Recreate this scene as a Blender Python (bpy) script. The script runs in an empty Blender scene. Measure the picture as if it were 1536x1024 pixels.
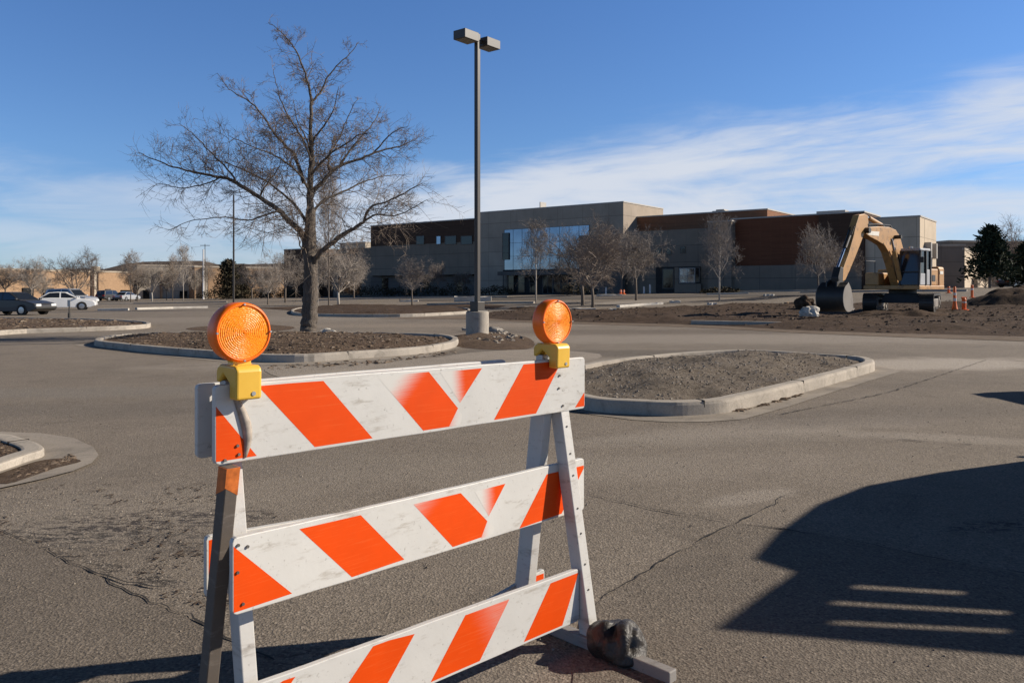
import bpy, bmesh, math, random
from mathutils import Vector, Matrix, noise
from mathutils.geometry import delaunay_2d_cdt
R = math.radians
scene = bpy.context.scene
COL = scene.collection
# ------------------------------------------------------------------ camera
F, CX, HY, H = 1200.0, 768.0, 434.0, 1.32       # focal length (px of the 1536 px photo), centre, horizon, eye height
cam_d = bpy.data.cameras.new('camera'); cam = bpy.data.objects.new('camera', cam_d); COL.objects.link(cam)
cam.location = (0, 0, H); cam.rotation_euler = (R(90), 0, 0)
cam_d.sensor_width = 36; cam_d.lens = 36*F/1536; cam_d.shift_y = -(512-HY)/1536
cam_d.clip_start = .05; cam_d.clip_end = 6000
scene.camera = cam
vs = scene.view_settings
vs.view_transform = 'Standard'; vs.look = 'None'; vs.gamma = 1; vs.use_curve_mapping = False; vs.exposure = .38

# ------------------------------------------------------------------ terrain height
F0 = Vector((38.6, 75.6)); FA = Vector((-.7943, .6075)); FB = Vector((.6075, .7943))
def sstep(x): x = max(0., min(1., x)); return x*x*(3-2*x)
def lerp(tab, x):
    if x <= tab[0][0]: return tab[0][1]
    for (a, b), (c, d) in zip(tab, tab[1:]):
        if x <= c: return b+(d-b)*(x-a)/(c-a)
    return tab[-1][1]
def gz(x, y):
    dx, dy = x-F0.x, y-F0.y
    t = dx*FA.x+dy*FA.y; D = -(dx*FB.x+dy*FB.y)
    w = max(0, 1-max(0, abs(x)-120)/200)
    return .008*max(-160, min(160, x))*w + sstep((40-D)/36)*lerp([(-150, 0), (-70, 1.2), (0, 1.07), (32, .74), (75, .48), (112, 0)], t)
def G(px, py, off=0.):
    """the point of the terrain seen at a photo position"""
    rx, rz = (px-CX)/F, -(py-HY)/F
    y, step = 1.0, .25
    while y < 400:
        y2 = y+step
        if H+rz*y2 < gz(rx*y2, y2)+off: break
        y = y2; step *= 1.03
    a, b = y, y+step
    for _ in range(40):
        m = (a+b)/2
        if H+rz*m < gz(rx*m, m)+off: b = m
        else: a = m
    return Vector((rx*a, a, gz(rx*a, a)))
def at(px, py, Y): return Vector(((px-CX)/F*Y, Y, H-(py-HY)/F*Y))

# ------------------------------------------------------------------ mesh builder
class MB:
    def __init__(s): s.v, s.f, s.m = [], [], []
    def add(s, vs, fs, m=0):
        n = len(s.v); s.v += [tuple(p) for p in vs]; s.f += [tuple(i+n for i in f) for f in fs]; s.m += [m]*len(fs)
    def box(s, c, size, rot=None, m=0, taper=1.0):
        sx, sy, sz = [k/2 for k in size]; vs = []
        for z in (-1, 1):
            k = taper if z > 0 else 1
            for x, y in ((-1, -1), (1, -1), (1, 1), (-1, 1)):
                p = Vector((x*sx*k, y*sy*k, z*sz))
                if rot is not None: p = rot @ p
                vs.append(p+Vector(c))
        s.add(vs, [(3, 2, 1, 0), (4, 5, 6, 7), (0, 1, 5, 4), (1, 2, 6, 5), (2, 3, 7, 6), (3, 0, 4, 7)], m)
    def hexa(s, pts, m=0):          # 8 corners: bottom ring of four, top ring of four
        s.add(pts, [(3, 2, 1, 0), (4, 5, 6, 7), (0, 1, 5, 4), (1, 2, 6, 5), (2, 3, 7, 6), (3, 0, 4, 7)], m)
    def prism(s, pts, fn, a, b, m=0):
        """2-D outline pts, extruded from a to b; fn(u, v, w) -> point"""
        n = len(pts); vs = [fn(u, v, a) for u, v in pts]+[fn(u, v, b) for u, v in pts]
        s.add(vs, [tuple(range(n-1, -1, -1)), tuple(range(n, 2*n))]+[(i, (i+1) % n, n+(i+1) % n, n+i) for i in range(n)], m)
    def tube(s, pts, rad, n=6, m=0, cap=True):
        pts = [Vector(p) for p in pts]
        if not hasattr(rad, '__len__'): rad = [rad]*len(pts)
        base = len(s.v); up = None
        for i, p in enumerate(pts):
            d = (pts[min(i+1, len(pts)-1)]-pts[max(i-1, 0)])
            if d.length < 1e-9: d = Vector((0, 0, 1))
            d.normalize()
            if up is None: up = Vector((1, 0, 0)) if abs(d.x) < .8 else Vector((0, 1, 0))
            e = (up-d*up.dot(d)); e.normalize(); up = e; g = d.cross(e)
            for k in range(n):
                t = 2*math.pi*k/n
                s.v.append(tuple(p+(e*math.cos(t)+g*math.sin(t))*rad[i]))
        for i in range(len(pts)-1):
            for k in range(n):
                a = base+i*n+k; b = base+i*n+(k+1) % n
                s.f.append((a, b, b+n, a+n)); s.m.append(m)
        if cap:
            s.f.append(tuple(base+k for k in range(n-1, -1, -1))); s.m.append(m)
            e0 = base+(len(pts)-1)*n
            s.f.append(tuple(e0+k for k in range(n))); s.m.append(m)
    def cyl(s, a, b, r, n=16, m=0, r2=None): s.tube([a, b], [r, r if r2 is None else r2], n, m)
    def blob(s, c, rad, seed=0, amp=.25, fr=1.5, nu=12, nv=8, m=0, flat=None):
        vs = [];
        for j in range(nv+1):
            t = math.pi*j/nv
            for i in range(nu):
                a = 2*math.pi*i/nu
                d = Vector((math.sin(t)*math.cos(a), math.sin(t)*math.sin(a), math.cos(t)))
                k = 1+amp*noise.noise(d*fr+Vector((seed*7.3, seed*1.7, 3)))
                p = Vector((d.x*rad[0]*k, d.y*rad[1]*k, d.z*rad[2]*k))
                if flat is not None: p.z = max(p.z, flat)
                vs.append(p+Vector(c))
        s.add(vs, [(j*nu+i, (j+1)*nu+i, (j+1)*nu+(i+1) % nu, j*nu+(i+1) % nu) for j in range(nv) for i in range(nu)], m)
    def build(s, name, mats, parent=None, smooth=False, bevel=0, loc=None, seg=2):
        me = bpy.data.meshes.new(name); me.from_pydata(s.v, [], s.f)
        if not isinstance(mats, (list, tuple)): mats = [mats]
        for m in mats: me.materials.append(m)
        if len(mats) > 1: me.polygons.foreach_set('material_index', s.m)
        bm = bmesh.new(); bm.from_mesh(me); bmesh.ops.remove_doubles(bm, verts=bm.verts, dist=1e-6)
        bmesh.ops.recalc_face_normals(bm, faces=bm.faces); bm.to_mesh(me); bm.free()
        if smooth: me.polygons.foreach_set('use_smooth', [True]*len(me.polygons))
        o = bpy.data.objects.new(name, me); COL.objects.link(o)
        if parent is not None: o.parent = parent
        if loc is not None: o.location = loc
        if bevel:
            b = o.modifiers.new('bevel', 'BEVEL'); b.width = bevel; b.segments = seg; b.limit_method = 'ANGLE'; b.angle_limit = R(35)
        return o
def sheet_mesh(m, poly, spacing, zf, mi=0):
    """fill an outline in x, y with a sheet that follows zf(x, y)"""
    poly = [Vector((p[0], p[1])) for p in poly]
    bd = []
    for a, b in zip(poly, poly[1:]+poly[:1]):
        n = max(1, int((b-a).length/spacing))
        bd += [a.lerp(b, k/n) for k in range(n)]
    xs = [p.x for p in bd]; ys = [p.y for p in bd]; inner = []
    x = min(xs); rr = random.Random(5)
    while x < max(xs):
        y = min(ys)
        while y < max(ys):
            q = Vector((x+rr.uniform(-.2, .2)*spacing, y+rr.uniform(-.2, .2)*spacing))
            if inside(q, bd) and min((q-b).length for b in bd) > spacing*.4: inner.append(q)
            y += spacing
        x += spacing
    n = len(bd)
    r = delaunay_2d_cdt(bd+inner, [(i, (i+1) % n) for i in range(n)], [], 1, 1e-5)
    m.add([(v.x, v.y, zf(v.x, v.y)) for v in r[0]], r[2], mi)
def inside(q, poly):
    c = False; n = len(poly)
    for i in range(n):
        a, b = poly[i], poly[i-1]
        if (a.y > q.y) != (b.y > q.y) and q.x < (b.x-a.x)*(q.y-a.y)/(b.y-a.y)+a.x: c = not c
    return c
def edge_dist(q, poly):
    best = 1e9
    for i in range(len(poly)):
        a, b = poly[i-1], poly[i]; d = b-a
        t = max(0, min(1, (q-a).dot(d)/max(d.length_squared, 1e-9)))
        best = min(best, (q-a-d*t).length)
    return best
def smooth_path(pts, closed=False, n=5):
    out = []; N = len(pts); rng = range(N if closed else N-1)
    for i in rng:
        p0 = pts[(i-1) % N] if closed or i > 0 else pts[i]; p1 = pts[i]; p2 = pts[(i+1) % N]
        p3 = pts[(i+2) % N] if closed or i+2 < N else p2
        for k in range(n):
            t = k/n
            out.append(.5*((2*p1)+(p2-p0)*t+(2*p0-5*p1+4*p2-p3)*t*t+(3*p1-p0-3*p2+p3)*t**3))
    if not closed: out.append(pts[-1])
    return out
# ------------------------------------------------------------------ tagging
def tag(o, label=None, cat=None, group=None, kind=None):
    if label: o['label'] = label
    if cat: o['category'] = cat
    if group: o['group'] = group
    if kind: o['kind'] = kind
    return o
def empty(name, loc=(0, 0, 0), rz=0, label=None, cat=None, group=None):
    o = bpy.data.objects.new(name, None); COL.objects.link(o); o.location = loc; o.rotation_euler = (0, 0, rz)
    o.empty_display_size = .2
    return tag(o, label, cat, group)
def copy_tree(o, parent=None):
    c = o.copy(); COL.objects.link(c)
    if parent is not None: c.parent = parent
    for ch in list(o.children): copy_tree(ch, c)
    return c
# ------------------------------------------------------------------ materials
class NT:
    def __init__(s, name):
        s.mat = bpy.data.materials.new(name); s.mat.use_nodes = True; s.t = s.mat.node_tree; s.n = s.t.nodes; s.l = s.t.links
        s.b = s.n['Principled BSDF']; s.co = s.n.new('ShaderNodeTexCoord')
    def node(s, typ, ins=None, **kw):
        n = s.n.new(typ)
        for k, v in kw.items(): setattr(n, k, v)
        for k, v in (ins or {}).items():
            if isinstance(v, bpy.types.NodeSocket): s.l.new(v, n.inputs[k])
            else: n.inputs[k].default_value = v
        return n
    def noise(s, scale, detail=4, rough=.55, vec=None, dist=0):
        return s.node('ShaderNodeTexNoise', {'Vector': vec or s.co.outputs['Object'], 'Scale': scale, 'Detail': detail, 'Roughness': rough, 'Distortion': dist}).outputs['Fac']
    def ramp(s, fac, stops):
        n = s.node('ShaderNodeValToRGB', {'Fac': fac}); e = n.color_ramp.elements
        while len(e) < len(stops): e.new(.5)
        for k, (p, c) in zip(e, stops): k.position = p; k.color = (*c, 1) if len(c) == 3 else c
        return n.outputs['Color']
    def mask(s, fac, a, b):
        return s.node('ShaderNodeMapRange', {'Value': fac, 'From Min': a, 'From Max': b}, interpolation_type='SMOOTHSTEP').outputs['Result']
    def mix(s, fac, a, b, mode='MIX'):
        n = s.node('ShaderNodeMix', data_type='RGBA', blend_type=mode)
        for k, v in ((0, fac), (6, a), (7, b)):
            if isinstance(v, bpy.types.NodeSocket): s.l.new(v, n.inputs[k])
            elif k == 0: n.inputs[0].default_value = v
            else: n.inputs[k].default_value = (*v, 1)
        return n.outputs[2]
    def math(s, op, a, b=0., c=None):
        ins = {0: a, 1: b}
        if c is not None: ins[2] = c
        return s.node('ShaderNodeMath', ins, operation=op).outputs[0]
    def bump(s, h, st=.3, d=.01):
        n = s.node('ShaderNodeBump', {'Height': h, 'Strength': st, 'Distance': d}); s.l.new(n.outputs[0], s.b.inputs['Normal'])
    def color(s, c):
        if isinstance(c, bpy.types.NodeSocket): s.l.new(c, s.b.inputs['Base Color'])
        else: s.b.inputs['Base Color'].default_value = (*c, 1)
    def set(s, **kw):
        for k, v in kw.items():
            k = k.replace('_', ' ')
            if isinstance(v, bpy.types.NodeSocket): s.l.new(v, s.b.inputs[k])
            else: s.b.inputs[k].default_value = v
        return s
def mul(c, k): return tuple(min(1, x*k) for x in c)
def simple(name, col, rough=.6, var=.25, scale=6, metal=0, bump=0, bscale=40, spec=.4, dirt=None, dirt_amt=.5):
    t = NT(name)
    c = t.ramp(t.noise(scale, 6, .6), [(.25, mul(col, 1-var)), (.75, mul(col, 1+var))])
    if dirt: c = t.mix(t.math('MULTIPLY', t.mask(t.noise(scale*.7+1.3, 8, .65), .5, .72), dirt_amt), c, dirt)
    t.color(c); t.set(Roughness=rough, Metallic=metal); t.b.inputs['Specular IOR Level'].default_value = spec
    if bump: t.bump(t.noise(bscale, 5, .6), bump, .01)
    return t.mat
# ------------------------------------------------------------------ sun and sky
EL, AZ = R(28), R(80)
sd = Vector((math.sin(AZ)*math.cos(EL), math.cos(AZ)*math.cos(EL), math.sin(EL)))
sl = bpy.data.lights.new('sun', 'SUN'); sl.energy = 5.0; sl.angle = R(.5); sl.color = (1, .90, .765)
so = bpy.data.objects.new('sun', sl); COL.objects.link(so); so.rotation_euler = (-sd).to_track_quat('-Z', 'Y').to_euler(); so.location = (30, 5, 30)
w = bpy.data.worlds.new('World'); scene.world = w; w.use_nodes = True
nt = w.node_tree; N = nt.nodes; L = nt.links
bg = N['Background']; bg.inputs['Strength'].default_value = .050
sky = N.new('ShaderNodeTexSky'); sky.sky_type = 'NISHITA'; sky.sun_disc = False; sky.sun_elevation = EL; sky.sun_rotation = AZ
sky.altitude = 1600; sky.air_density = 1.0; sky.dust_density = .5; sky.ozone_density = 2.5
def wm(op, a, b=0., c=None):
    n = N.new('ShaderNodeMath'); n.operation = op
    for i, v in enumerate((a, b) if c is None else (a, b, c)):
        if isinstance(v, bpy.types.NodeSocket): L.new(v, n.inputs[i])
        else: n.inputs[i].default_value = v
    return n.outputs[0]
tc = N.new('ShaderNodeTexCoord'); sp = N.new('ShaderNodeSeparateXYZ'); L.new(tc.outputs['Generated'], sp.inputs[0])
az = wm('ARCTAN2', sp.outputs[0], sp.outputs[1])
dd = wm('SQRT', wm('ADD', wm('MULTIPLY', sp.outputs[0], sp.outputs[0]), wm('MULTIPLY', sp.outputs[1], sp.outputs[1])))
el = wm('DIVIDE', sp.outputs[2], wm('MAXIMUM', dd, .02))
def wnoise(sx, sy, detail, rough, dist, off):
    cb = N.new('ShaderNodeCombineXYZ'); L.new(wm('MULTIPLY', az, sx), cb.inputs[0])
    L.new(wm('MULTIPLY_ADD', az, -sy*.06, wm('MULTIPLY', el, sy)), cb.inputs[1]); cb.inputs[2].default_value = off
    n = N.new('ShaderNodeTexNoise'); L.new(cb.outputs[0], n.inputs['Vector']); n.inputs['Scale'].default_value = 1
    n.inputs['Detail'].default_value = detail; n.inputs['Roughness'].default_value = rough; n.inputs['Distortion'].default_value = dist
    return n.outputs['Fac']
n1 = wnoise(2.8, 13, 9, .56, .8, 9.4); n2 = wnoise(7, 42, 9, .6, 1.2, 7.1)
nn = wm('ADD', wm('MULTIPLY', n1, .70), wm('MULTIPLY', n2, .30))
# the bank of cirrus stands higher towards the right
top = wm('MULTIPLY_ADD', wm('MAXIMUM', az, -.10), .11, .172)
cov = wm('MULTIPLY', wm('SUBTRACT', top, el), 3.0)
right = N.new('ShaderNodeMapRange'); L.new(az, right.inputs[0]); right.interpolation_type = 'SMOOTHSTEP'
for i, v in enumerate((-.5, .0, .52, 1.0)): right.inputs[i+1].default_value = v
cm = N.new('ShaderNodeMapRange'); cm.interpolation_type = 'SMOOTHSTEP'; L.new(wm('ADD', nn, wm('MINIMUM', cov, .15)), cm.inputs[0])
cm.inputs[1].default_value = .42; cm.inputs[2].default_value = .74
band = N.new('ShaderNodeMapRange'); band.interpolation_type = 'SMOOTHSTEP'; L.new(cov, band.inputs[0]); band.inputs[1].default_value = -.16; band.inputs[2].default_value = .14
side = N.new('ShaderNodeMapRange'); side.interpolation_type = 'SMOOTHSTEP'; L.new(wm('ABSOLUTE', az), side.inputs[0])      # cirrus cut off at the sides and behind to weaken the fill light
for i, v in enumerate((.9, 1.4, 1.0, 0.0)): side.inputs[i+1].default_value = v
cl = wm('MULTIPLY', side.outputs[0], wm('MULTIPLY', wm('MULTIPLY', cm.outputs[0], right.outputs[0]), wm('MULTIPLY', band.outputs[0], .95)))
hue = N.new('ShaderNodeMix'); hue.data_type = 'RGBA'; hue.blend_type = 'MULTIPLY'; hue.inputs[0].default_value = 1
L.new(sky.outputs[0], hue.inputs[6])
tint = N.new('ShaderNodeValToRGB'); L.new(el, tint.inputs[0]); te = tint.color_ramp.elements      # bluer low down, dimmed overhead to weaken the fill light
while len(te) < 5: te.new(.5)
for k, (p_, c_) in zip(te, [(0, (1.0, 1.22, 1.62)), (.16, (1.2, 1.55, 1.98)), (.40, (1.18, 1.66, 2.25)), (.56, (.45, .60, .78)), (1.0, (.10, .13, .17))]): k.position = p_; k.color = (*c_, 1)
L.new(tint.outputs[0], hue.inputs[7])
mx = N.new('ShaderNodeMix'); mx.data_type = 'RGBA'; L.new(cl, mx.inputs[0]); L.new(hue.outputs[2], mx.inputs[6]); mx.inputs[7].default_value = (10.4, 11.1, 12.4, 1)
L.new(mx.outputs[2], bg.inputs[0])

# ------------------------------------------------------------------ ground materials
def ellipse(t, c, rx, ry, rot, soft=.5, nz=None):
    """soft mask round a ground point"""
    mp = t.node('ShaderNodeMapping', {'Vector': t.co.outputs['Object'], 'Location': (c[0], c[1], 0), 'Rotation': (0, 0, rot), 'Scale': (rx, ry, 1000)}, vector_type='TEXTURE')
    ln = t.node('ShaderNodeVectorMath', {0: mp.outputs[0]}, operation='LENGTH').outputs['Value']
    if nz is not None: ln = t.math('ADD', ln, t.math('MULTIPLY', t.math('SUBTRACT', nz, .5), 2.0))
    return t.mask(ln, 1+soft*.5, 1-soft*.5)
def asphalt(name, base, light, dark, patches=(), speck=1.0):
    t = NT(name)
    big = t.noise(.16, 5, .6, dist=.6); mid = t.noise(1.7, 6, .65, dist=.8); fine = t.noise(85, 3, .7); grit = t.noise(260, 2, .6)
    c = t.ramp(big, [(.3, mul(base, .86)), (.7, mul(base, 1.12))])
    c = t.mix(t.math('MULTIPLY', t.mask(mid, .50, .75), .45), c, light)
    c = t.mix(t.math('MULTIPLY', t.mask(mid, .48, .24), .55), c, dark)
    wear_glare = t.mask(t.noise(.55, 6, .7, dist=.8), .52, .68); pits = t.mask(t.noise(34, 5, .75), .56, .66)
    c = t.mix(t.math('MULTIPLY', t.math('MULTIPLY', wear_glare, pits), .75), c, mul(dark, .5))
    c = t.mix(t.math('MULTIPLY', wear_glare, .28), c, light)
    c = t.mix(t.math('MULTIPLY', t.mask(t.noise(.28, 5, .62, dist=1.2), .54, .72), .38), c, dark)
    edge = t.noise(1.1, 7, .68)
    mpf = t.node('ShaderNodeMapping', {'Vector': t.co.outputs['Object'], 'Rotation': (0, 0, .35), 'Scale': (9, 24, 1)}); fleck = t.noise(1.0, 7, .72, mpf.outputs[0], .6)
    for pt, rx, ry, rot, col, amt in patches:
        e_ = ellipse(t, pt, rx, ry, rot, .9, edge)
        if amt < 0: e_ = t.math('MULTIPLY', e_, t.mask(fleck, .47, .56))
        c = t.mix(t.math('MULTIPLY', e_, abs(amt)), c, col)
    c = t.mix(1, c, t.ramp(fine, [(.3, (1-.42*speck,)*3), (.7, (1+.36*speck,)*3)]), 'MULTIPLY')
    vo = t.node('ShaderNodeTexVoronoi', {'Vector': t.co.outputs['Object'], 'Scale': 95.0}); cr = t.node('ShaderNodeSeparateColor', {'Color': vo.outputs['Color']})
    c = t.mix(t.math('MULTIPLY', t.mask(cr.outputs[0], .82, .95), .5*speck), c, mul(light, 1.35))
    c = t.mix(t.math('MULTIPLY', t.mask(cr.outputs[1], .84, .96), .55*speck), c, mul(dark, .55))
    t.color(c); t.set(Roughness=.9); t.b.inputs['Specular IOR Level'].default_value = .25
    h = t.math('ADD', t.math('MULTIPLY', fine, 1.0), t.math('ADD', t.math('MULTIPLY', vo.outputs['Distance'], .8), t.math('MULTIPLY', grit, .35)))
    t.bump(h, .6*speck, .006)
    return t.mat
def g2(px, py): p = G(px, py); return (p.x, p.y)
DUST = (.30, .26, .218)
M = {}
M['asphalt'] = asphalt('asphalt', (.203, .170, .136), (.266, .226, .184), (.116, .096, .078), [
    (g2(1385, 546), 2.6, 1.0, .1, (.42, .37, .315), .9), (g2(640, 545), 4.2, 1.3, .05, DUST, .8), (g2(900, 530), 5, .9, -.1, (.10, .085, .07), .6),
    (g2(1150, 508), 9, 1.8, -.1, DUST, .7), (g2(250, 480), 12, 4, 0, DUST, .35), (g2(1050, 497), 7, 1.2, -.1, (.12, .095, .075), .5), (g2(760, 487), 8, 1.6, 0, (.27, .222, .175), .8),
    (g2(1180, 640), 1.6, .35, .3, DUST, .6), (g2(1380, 655), 1.1, .2, -.3, DUST, .7), (g2(1130, 745), .35, .12, .5, DUST, .8),
    (g2(100, 755), .75, .25, .35, (.075, .066, .06), -.75), (g2(180, 800), .75, .3, -.2, (.07, .062, .056), -.75), (g2(60, 838), .28, .08, .2, (.05, .042, .037), -1.0), (g2(22, 850), .14, .05, .2, (.045, .038, .034), -1.0), (g2(110, 772), .3, .07, .4, (.055, .048, .042), -1.0),
    (g2(200, 760), 1.3, .55, .3, (.26, .222, .18), .6), (g2(90, 800), .55, .2, .25, (.055, .048, .042), -1.0), (g2(200, 860), .35, .06, -.5, (.05, .043, .037), -1.0), (g2(230, 780), .6, .2, .1, (.06, .050, .045), -1.0), (g2(1000, 700), 1.5, .4, .2, (.27, .23, .19), .4), (g2(700, 700), 1.6, .5, 0, (.26, .225, .185), .4), (g2(1330, 620), 2.2, .5, .2, (.13, .11, .092), .5), (g2(300, 610), 3, .7, .1, (.14, .12, .10), .5), (g2(1030, 660), 1.4, .25, .1, (.27, .235, .195), .4),
    (g2(420, 990), .25, .08, .3, (.07, .055, .045), -.8), (g2(1480, 790), .3, .1, .2, (.03, .03, .03), -.9), (g2(120, 588), 2.5, .6, 0, (.2, .18, .155), .6)])
M['asphalt_patch'] = asphalt('asphalt_patch', (.163, .136, .109), (.207, .174, .141), (.096, .080, .066))
M['asphalt_pale'] = asphalt('asphalt_pale', (.285, .245, .203), (.35, .305, .255), (.19, .162, .133))
M['asphalt_dark'] = asphalt('asphalt_dark', (.115, .10, .088), (.15, .132, .116), (.075, .067, .059))
def concrete(name, base, stain=.5):
    t = NT(name)
    c = t.ramp(t.noise(1.3, 6, .6), [(.3, mul(base, .80)), (.7, mul(base, 1.14))])
    c = t.mix(t.math('MULTIPLY', t.mask(t.noise(2.7, 8, .7, dist=1), .48, .66), stain), c, mul(base, .42))
    c = t.mix(t.math('MULTIPLY', t.mask(t.noise(19, 7, .75), .60, .70), .55), c, mul(base, .35))
    c = t.mix(1, c, t.ramp(t.noise(70, 4, .7), [(.3, (.82,)*3), (.7, (1.14,)*3)]), 'MULTIPLY')
    t.color(c); t.set(Roughness=.85); t.b.inputs['Specular IOR Level'].default_value = .3
    t.bump(t.noise(55, 6, .7), .35, .006)
    return t.mat
M['concrete'] = concrete('concrete', (.40, .355, .30)); M['concrete_pale'] = concrete('concrete_pale', (.56, .52, .46), .35)
M['gutter'] = concrete('gutter_concrete', (.29, .252, .21), .45)
def soil(name, a, b, c3, sc=9, bst=1.0):
    t = NT(name)
    c = t.ramp(t.noise(sc, 8, .72), [(.28, a), (.52, b), (.76, c3)])
    c = t.mix(t.math('MULTIPLY', t.mask(t.noise(.35, 4, .6), .45, .7), .5), c, mul(b, 1.35))
    t.color(c); t.set(Roughness=.95); t.b.inputs['Specular IOR Level'].default_value = .1
    t.bump(t.noise(sc*2.4, 8, .75), bst, .05)
    return t.mat
M['mulch'] = soil('mulch', (.06, .041, .029), (.13, .092, .066), (.21, .16, .12), 12)
M['gravel_soil'] = soil('gravel_soil', (.10, .08, .064), (.20, .167, .134), (.31, .268, .222), 13)
M['dirt'] = soil('dirt', (.034, .023, .016), (.078, .053, .037), (.135, .096, .07), 2.2)
M['sand'] = soil('sandy_dirt', (.11, .083, .062), (.17, .132, .10), (.235, .19, .15), 3.0, .5)
M['stone'] = simple('stone', (.30, .27, .235), .9, .55, 3, bump=.4)
M['pale_stone'] = simple('pale_stone', (.52, .48, .42), .9, .3, 4, bump=.6)

# ------------------------------------------------------------------ ground
def axis_vals(fine0, fine1, fs, lim):
    v = []; x = fine0
    while x <= fine1: v.append(x); x += fs
    k = fs
    while v[-1] < lim[1]: k *= 1.35; v.append(v[-1]+k)
    k = fs
    while v[0] > lim[0]: k *= 1.35; v.insert(0, v[0]-k)
    return v
xs = axis_vals(-110, 110, 2.0, (-2500, 2500)); ys = axis_vals(-6, 150, 2.0, (-120, 3500))
m = MB(); m.add([(x, y, gz(x, y)) for y in ys for x in xs], [(j*len(xs)+i, j*len(xs)+i+1, (j+1)*len(xs)+i+1, (j+1)*len(xs)+i) for j in range(len(ys)-1) for i in range(len(xs)-1)])
tag(m.build('ground', M['asphalt'], smooth=True), kind='structure')
def ground_sheet(name, poly_px, mat, off=.004, spacing=1.0, kind='structure', rough=None, sm=0):
    pts = [G(*p) for p in poly_px]
    pts = [Vector((p.x, p.y)) for p in pts]
    if sm: pts = smooth_path(pts, True, sm)
    def zf(x, y):
        z = gz(x, y)+off
        if rough:
            e = sstep(edge_dist(Vector((x, y)), pts)/rough[2])
            z += e*rough[0]*(.6+1.1*noise.fractal(Vector((x*rough[1], y*rough[1], 1.3)), 1.0, 2.0, 4))
        return z
    m = MB(); sheet_mesh(m, pts, spacing, zf)
    return tag(m.build(name, mat, smooth=True), kind=kind), pts
# newer asphalt on the right, with its jagged joint
ground_sheet('road_patch', [(1105, 785), (1060, 806), (1000, 840), (950, 868), (905, 896), (870, 930), (850, 1100), (1900, 1300), (2100, 960), (1536, 862), (1400, 838), (1250, 806), (1160, 790)], M['asphalt_patch'], .004, .4)
ground_sheet('road_patch', [(-300, 745), (-60, 770), (60, 822), (130, 855), (220, 900), (300, 935), (420, 1000), (500, 1090), (-700, 1300)], M['asphalt_patch'], .004, .4)
ground_sheet('pavement', [(398, 553), (470, 553), (620, 541), (705, 529), (800, 524), (900, 531), (872, 545), (800, 556), (640, 566), (480, 572), (420, 566)], M['asphalt_pale'], .004, .5, sm=3)
def crack(pts_px, wd, seed):
    rr = random.Random(seed); pts = [G(*p) for p in pts_px]; out = []
    for a, b in zip(pts, pts[1:]):
        n = max(2, int((b-a).length/.05))
        for k in range(n):
            p = a.lerp(b, k/n); out.append(p)
    m = MB(); L_, R_ = [], []
    for i, p in enumerate(out):
        d = (out[min(i+1, len(out)-1)]-out[max(0, i-1)]); d.z = 0; d.normalize(); nrm = Vector((-d.y, d.x, 0))
        q = p+nrm*(noise.noise(Vector((i*.35, seed, 0)))*.03+rr.uniform(-.008, .008)); q.z = gz(q.x, q.y)+.0085
        ww = wd*max(.12, .55+1.3*noise.noise(Vector((i*.22, seed+5, 0))))
        L_.append(q+nrm*ww*rr.uniform(.3, .7)); R_.append(q-nrm*ww*rr.uniform(.3, .7))
    n = len(out); m.add(L_+R_, [(i, i+1, n+i+1, n+i) for i in range(n-1)])
    tag(m.build('road_crack', M['crack']), kind='structure')
M['crack'] = simple('crack_fill', (.028, .024, .021), .95, .3, 20)
for i, (pp, wd) in enumerate([([(905, 896), (950, 868), (1000, 840), (1060, 806), (1105, 785)], .012), ([(885, 742), (980, 765), (1105, 785), (1250, 806), (1400, 838), (1600, 872)], .012),
        ([(60, 822), (130, 855), (220, 900), (300, 935), (420, 1000)], .014), ([(130, 855), (190, 876), (260, 884)], .02), ([(0, 795), (60, 822)], .006), ([(1105, 785), (1150, 762), (1185, 742)], .012),
        ([(1300, 655), (1400, 664), (1470, 668)], .018), ([(1170, 622), (1330, 590), (1480, 540)], .02)]):
    crack(pp, wd, i+3)

# kerbed islands
def kerb(path, closed, name='kerb', mat='concrete', wd=.16, hg=.15, tilt=.012):
    m = MB(); prof = [(0, -.05), (0+tilt*.3, hg*.75), (tilt, hg*.95), (tilt+.025, hg), (wd-.02, hg), (wd, hg*.93), (wd, -.05)]
    n = len(path); N_ = len(prof); rows = []
    for i, p in enumerate(path):
        a = path[i-1] if closed or i else path[i]; b = path[(i+1) % n] if closed or i+1 < n else path[i]
        d = Vector((b.x-a.x, b.y-a.y)); d.normalize(); nr = Vector((-d.y, d.x))
        rows += [(p.x+nr.x*u, p.y+nr.y*u, gz(p.x, p.y)+v+.006*noise.noise(Vector((p.x*1.3, p.y*1.3, v)))) for u, v in prof]
    fs = []
    for i in range(n if closed else n-1):
        j = (i+1) % n
        fs += [(i*N_+k, i*N_+k+1, j*N_+k+1, j*N_+k) for k in range(N_-1)]
    if not closed: fs += [tuple(range(N_)), tuple((n-1)*N_+k for k in range(N_-1, -1, -1))]
    m.add(rows, fs)
    o = m.build(name, M[mat], smooth=False)
    return tag(o, kind='structure')
def ccw(pts):
    a = sum(p.x*q.y-q.x*p.y for p, q in zip(pts, pts[1:]+pts[:1]))
    return pts if a > 0 else pts[::-1]
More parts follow.
